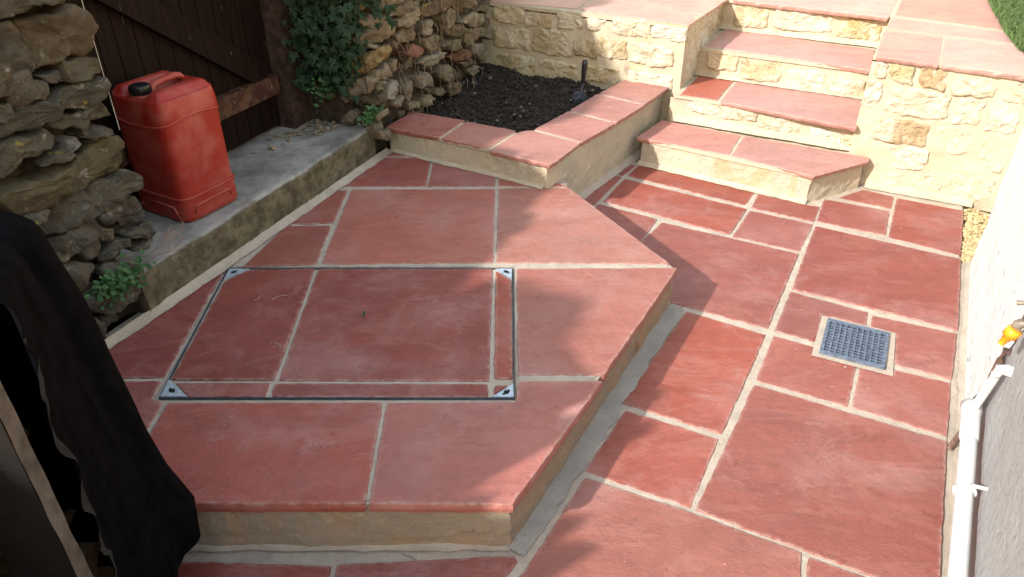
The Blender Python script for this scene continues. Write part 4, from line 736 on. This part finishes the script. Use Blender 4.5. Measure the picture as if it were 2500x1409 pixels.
for k in range(n): a = 2 * math.pi * k / n; x, y = srect(a); pts.append(J(x * 1.0, y * 1.0, .745 - .03 * math.cos(2 * a)))
rb.tube(pts + [pts[0]], .0045, 8, False).build('moulded_band', M['can'], jc, True)

# ---------------------------------------------------------------- plants
ivy_me = []
for v in range(3):
    random.seed(40 + v); pts = [(0, 0), (.22, -.10), (.42, -.02), (.30, .16), (.58, .38), (.27, .42), (.16, .58), (0, 1.0), (-.16, .58), (-.27, .42), (-.58, .38), (-.30, .16), (-.42, -.02), (-.22, -.10)]
    P = [Vector((x * random.uniform(.9, 1.1), y * random.uniform(.92, 1.08), -.25 * x * x + .06 * random.uniform(-1, 1))) for x, y in pts]; c = Vector((0, .3, .06))
    me = bpy.data.meshes.new('leaf'); me.from_pydata([tuple(q) for q in P + [c]], [], [(i, (i + 1) % 14, 14) for i in range(14)]); me.materials.append(M['ivy']); ivy_me.append(me)
ivy = thing('ivy', SN(2.88, CR - .15, ZS), 'dark green ivy hanging over the stone wall next to the gate post', 'ivy')
def leaf_mat(p, up, nrm, size):
    z = nrm.normalized(); y = (up - z * up.dot(z)).normalized(); x = y.cross(z); m = Matrix((x, y, z)).transposed().to_4x4(); m.translation = p; return m @ Matrix.Scale(size, 4)
random.seed(9)
def IV(s, d, z):                                    # s < 0 on the end face by the gate, s > 0 round the corner on the front
    return SN(2.9 - d, CR + s, z) if s < 0 else SN(2.9 + s, CR + d, z)
NV = Vector((EN.x, EN.y, 0)); SV = Vector((ES.x, ES.y, 0))
def ivy_pt():
    while True:
        z = random.uniform(.5, 1.3); lo = -.36; hi = -.05 + .09 * min(1, max(0, (z - .6) / .3)) + .04 * noise.noise(Vector((z * 8, 0, 0))); s = random.uniform(lo, hi)
        dens = .2 + .8 * min(1, (z - .48) / .25)
        if random.random() < dens: return s, z
for k in range(270):
    s, z = ivy_pt(); p = IV(s, .05 + random.uniform(0, .085), z)
    nr = NV * .7 - SV * random.uniform(.2, 1.2) + Vector((0, 0, random.uniform(-.1, .8))); up = Vector((0, 0, -1)) + SV * random.uniform(-.8, .8)
    o = bpy.data.objects.new('leaf', ivy_me[k % 3]); C.objects.link(o); o.parent = ivy; o.matrix_world = Matrix.Translation(-ivy.location * 0) @ leaf_mat(p, up, nr, random.uniform(.028, .056)); o.matrix_parent_inverse = Matrix.Translation(-ivy.location)
b = MB()
for k in range(900):
    s, z = ivy_pt(); p = IV(s, random.uniform(-.0, .075), z); m = leaf_mat(p, Vector((0, 0, -1)) + SV * random.uniform(-.9, .9), NV * .6 - SV * random.uniform(-.2, 1.2) + Vector((0, 0, random.uniform(-.3, .8))), random.uniform(.025, .055))
    b.add([m @ v.co for v in ivy_me[k % 3].vertices], [tuple(f.vertices) for f in ivy_me[k % 3].polygons])
kind(b.build('small_leaves', M['ivy'], ivy), 'stuff')
b = MB()
for k in range(30):
    s, z = ivy_pt(); p = [IV(s, .04, z)]
    for j in range(5): p.append(p[-1] + Vector((0, 0, -.04)) + SV * random.uniform(-.02, .02) + NV * random.uniform(-.006, .006))
    b.tube(p, .0022, 5)
b.build('stem', M['brownwood'], ivy)
def weed(name, base, n_, spread, size, label, seed, nrm=NV):
    random.seed(seed); t = thing(name, base, label, 'plant'); st, lf = MB(), []
    for k in range(n_):
        d = SV * random.gauss(0, spread) + Vector((0, 0, random.gauss(.4, .5) * spread)) + nrm * random.uniform(.02, spread); p = base + d
        if k % 3 == 0: st.tube([base, base.lerp(p, .5) + Vector((0, 0, .01)), p], .0011, 4)
        m = leaf_mat(p, Vector((random.uniform(-1, 1), random.uniform(-1, 1), random.uniform(-.6, .3))), nrm * .7 + Vector((random.uniform(-.5, .5), random.uniform(-.5, .5), 1)), random.uniform(.6, 1.2) * size)
        rg = [Vector((math.cos(2 * math.pi * j / 9) * .5 * (1 + .18 * math.cos(j * 2.1 * 3)), math.sin(2 * math.pi * j / 9) * .45 + .4, .06 * math.cos(j))) for j in range(9)]
        me = MB().add([m @ v for v in rg] + [m @ Vector((0, .4, -.05))], [(j, (j + 1) % 9, 9) for j in range(9)]); lf.append(me)
    for i, me in enumerate(lf):
        if i < 90: me.build('leaf', M['weed'], t)
    if len(lf) > 90:
        b = MB()
        for me in lf[90:]: b.add(me.v, me.f)
        kind(b.build('small_leaves', M['weed'], t), 'stuff')
    st.build('stem', M['weed'], t); return t
weed('wall_weed', SN(1.38, CL + .01, .345), 200, .046, .016, 'bright green leafy weed at the foot of the grey stone wall', 61)
weed('wall_weed', SN(2.86, CR - .03, .40), 90, .035, .02, 'small green weed under the ivy above the end of the concrete sill', 62)
weed('wall_weed', SN(2.84, CR - .24, .50), 80, .06, .016, 'straggly fine leaved weed low on the gate post', 63)
# dead twig by the can, roots in the wall, litter
def branch(b, p, d, l, r, depth):
    pts = [p]
    for j in range(5): d = (d + Vector((random.uniform(-.4, .4), random.uniform(-.4, .4), random.uniform(-.3, .35)))).normalized(); pts.append(pts[-1] + d * l / 5)
    b.tube(pts, [r * (1 - .12 * i) for i in range(6)], 5)
    if depth: [branch(b, pts[random.randint(2, 5)], (d + Vector((random.uniform(-1, 1), random.uniform(-1, 1), random.uniform(-.2, .8)))).normalized(), l * .6, r * .7, depth - 1) for _ in range(3)]
random.seed(77); b = MB(); branch(b, SN(1.56, CL - .0, .34), (NV * .5 + SV * .5 + Vector((0, 0, .6))).normalized(), .12, .0016, 2); branch(b, SN(1.58, CL - .03, .34), (NV * .2 + SV * .7 + Vector((0, 0, .5))).normalized(), .11, .0014, 2)
tag(b.build('dead_twig', M['twig']), 'pale dead twig in front of the jerrycan at the wall end', 'twig')
random.seed(78); b = MB()
for k in range(95):
    s = random.uniform(3.05, 4.0); z = random.uniform(.28, .95); p = SN(s, CR + random.uniform(.015, .05), z); pts = [p]
    for j in range(random.randint(4, 8)): pts.append(pts[-1] + Vector((0, 0, -.016)) + SV * random.uniform(-.012, .012) + NV * random.uniform(-.008, .010))
    b.tube(pts, [.0016 * (1 - .08 * i) for i in range(len(pts))], 4)
kind(b.build('bare_roots', M['root'], dr), 'stuff')
random.seed(79); b = MB()
for k in range(110):
    s = random.gauss(2.75, .12); c = random.uniform(CG + .05, CG + .16) if s < 2.72 else random.uniform(CG + .10, CG + .26); r = random.choice((.004, .006, .008, .013)); p = SN(s, c, ZS + r * .5)
    b.blob(p, (r, r * random.uniform(.6, 1.2), r * random.uniform(.2, .7)), k, 6, 4, .8)
kind(b.build('stone_litter', M['litter']), 'stuff', 'dry leaves and stone crumbs at the foot of the gate post')
for k, (x, y, a, l, lab) in enumerate(((-.78, 2.22, 2.2, .06, 'thin dry twig on the cover near the sill'), (-.90, 2.20, .35, .05, 'bent dry twig nearest the far left corner plate of the cover'), (-.74, 1.92, 1.2, .05, 'short curved twig in the middle left of the cover'))):
    pts = [Vector((x + math.cos(a + .25 * j) * l * j / 5, y + math.sin(a + .25 * j) * l * j / 5, ZP + .004)) for j in range(6)]; tag(MB().tube(pts, .0015, 5).build('twig', M['twig']), lab, 'twig')
tag(weed('moss_sprig', Vector((-.50, 2.105, ZP + .003)), 9, .007, .008, 'tiny green moss sprig lying on the middle cover slab', 64, Vector((0, 0, .3))), 'tiny green moss sprig lying on the middle cover slab', 'moss')

# ---------------------------------------------------------------- log store by the camera
ls = thing('log_store', (-.95, 1.0, 0), 'dark timber log store with a weathered upright, its narrow edge painted as lit, at the lower left', 'log store')
XW = -.77
MB().box((XW - .11, .85, -.0), (.11, 0, 0), (0, .032, 0), (0, 0, .94)).build('upright', M['brownwood'], ls)
b = MB(); b.grid(3, 60, lambda s, t: Vector((XW + .002 + .003 * noise.noise(Vector((s * 3, t * 14, 1))), .8505 + .031 * s, .94 * t))); b.build('upright_lit_edge', M['litwood'], ls)  # pale strip paints the light on the post's narrow face
for k in range(4): MB().box((XW - .5, .80 - k * .09, 0), (.40 + .02 * k, 0, 0), (0, .02, 0), (0, 0, .8)).build('board', M['brownwood'], ls)
MB().box((-1.45, .87, .0), (.54, 0, 0), (0, .36, 0), (0, 0, .07)).build('base_board', M['brownwood'], ls)
MB().box((-1.45, .86, .93), (.44, 0, 0), (0, .36, 0), (.0, 0, .02)).build('roof_board', M['brownwood'], ls)
MB().box((-1.45, .84, .0), (.02, 0, 0), (0, .4, 0), (0, 0, .9)).build('back_board', M['brownwood'], ls)
random.seed(31); li = 0
for r in range(9):
    for c in range(2):
        y = .92 + c * .085 + (.04 if r % 2 else 0); z = .12 + r * .095; rr = random.uniform(.038, .048); a0 = random.uniform(0, 6.28)
        if y > 1.12: continue
        xs = XW - .05 - random.uniform(0, .03) - .20 * max(0, z - .1); sh = [Vector((0, math.cos(a0 + a) * q, math.sin(a0 + a) * q)) for a, q in ((0, rr), (.5, rr * 1.05), (1.0, rr * 1.05), (1.6, rr), (3.7, rr * .9))]
        o = MB().prism([Vector((xs - .55, y, z)) + v for v in sh], [Vector((xs, y, z)) + v for v in sh]).build('split_log', M['log'])
        tag(o, 'split firewood log, %s from the bottom of the %s column in the log store' % ('first second third fourth fifth sixth seventh eighth ninth'.split()[r], ('nearer', 'farther')[c]), 'log', 'logs in the log store')
tp_ = thing('black_sheet', (-.8, 1.2, 0), 'black felt sheet draped over the log store at lower left', 'sheet')
CT = [(.05, -.86), (.09, -.80), (.15, -.752), (.24, -.745), (.35, -.785), (.46, -.808), (.63, -.826), (.83, -.84), (.97, -.865), (1.03, -.92)]
def shp(s, t):                                     # s along the path round the store, t up and over the top
    z = .06 + t * .97; ci = next((i for i in range(len(CT) - 1) if z <= CT[i + 1][0]), len(CT) - 2); (za, xa), (zb, xb) = CT[ci], CT[ci + 1]; lean_ = xa + (xb - xa) * max(0, min(1.2, (z - za) / (zb - za))) + .745
    if s < .55: f = s / .55; x, y = XW + .0 + .03 * f ** 2, .955 + .24 * f
    elif s < .7: f = (s - .55) / .15; a = f * math.pi / 2; x, y = XW + .03 - .07 * (1 - math.cos(a)), 1.195 + .075 * math.sin(a)
    else: f = (s - .7) / .3; x, y = XW - .04 - .50 * f, 1.27 + .01 * math.sin(f * 9)
    k = 1 - min(1, max(0, (.35 - z) / .3)); fl = .0 * (1 - k) if .3 < s < .75 else 0
    x += lean_ * min(1, s / .5) + fl; w_ = .014 * noise.noise(Vector((s * 7, t * 1.4, 2))) + .006 * noise.noise(Vector((s * 21, t * 5, 6)))
    if t > .93: e = (t - .93) / .07; x -= .12 * e * e; z = .965 + .05 * (1 - (1 - e) ** 2)
    y0 = 0
    if s < .02: y0 = .022 * noise.noise(Vector((t * 9, 0, 1))) + .010 * noise.noise(Vector((t * 31, 0, 2)))
    zz_ = z - (.045 * noise.noise(Vector((s * 6, 1, 1))) + .03 * math.sin(s * 9)) * (1 - min(1, t * 5)); return Vector((x + w_, y + y0 + w_ * .6, zz_))
b = MB(); b.grid(90, 70, shp); o = b.build('sheet', M['tarp'], tp_, True); md = o.modifiers.new('thickness', 'SOLIDIFY'); md.thickness = .003
b = MB(); b.grid(30, 24, lambda s, t: Vector((XW + .0 - .215 - .62 * s, .93 + .36 * t - .05 * s, 1.005 + .05 * s + .006 * noise.noise(Vector((s * 5, t * 5, 1)))))); o = b.build('sheet_top', M['tarp'], tp_, True)
md = o.modifiers.new('thickness', 'SOLIDIFY'); md.thickness = .003
b = MB(); b.grid(4, 60, lambda s, t: (lambda q: q + Vector((.003, -.002 - .012 * s * max(0, .6 + 1.6 * noise.noise(Vector((t * 13, 3, 3)))), 0)))(shp(0, .02 + t * .88))); b.build('torn_edge', simple('grey_felt_fray', (.010, .010, .010), .9, .4, 40, 0), tp_)
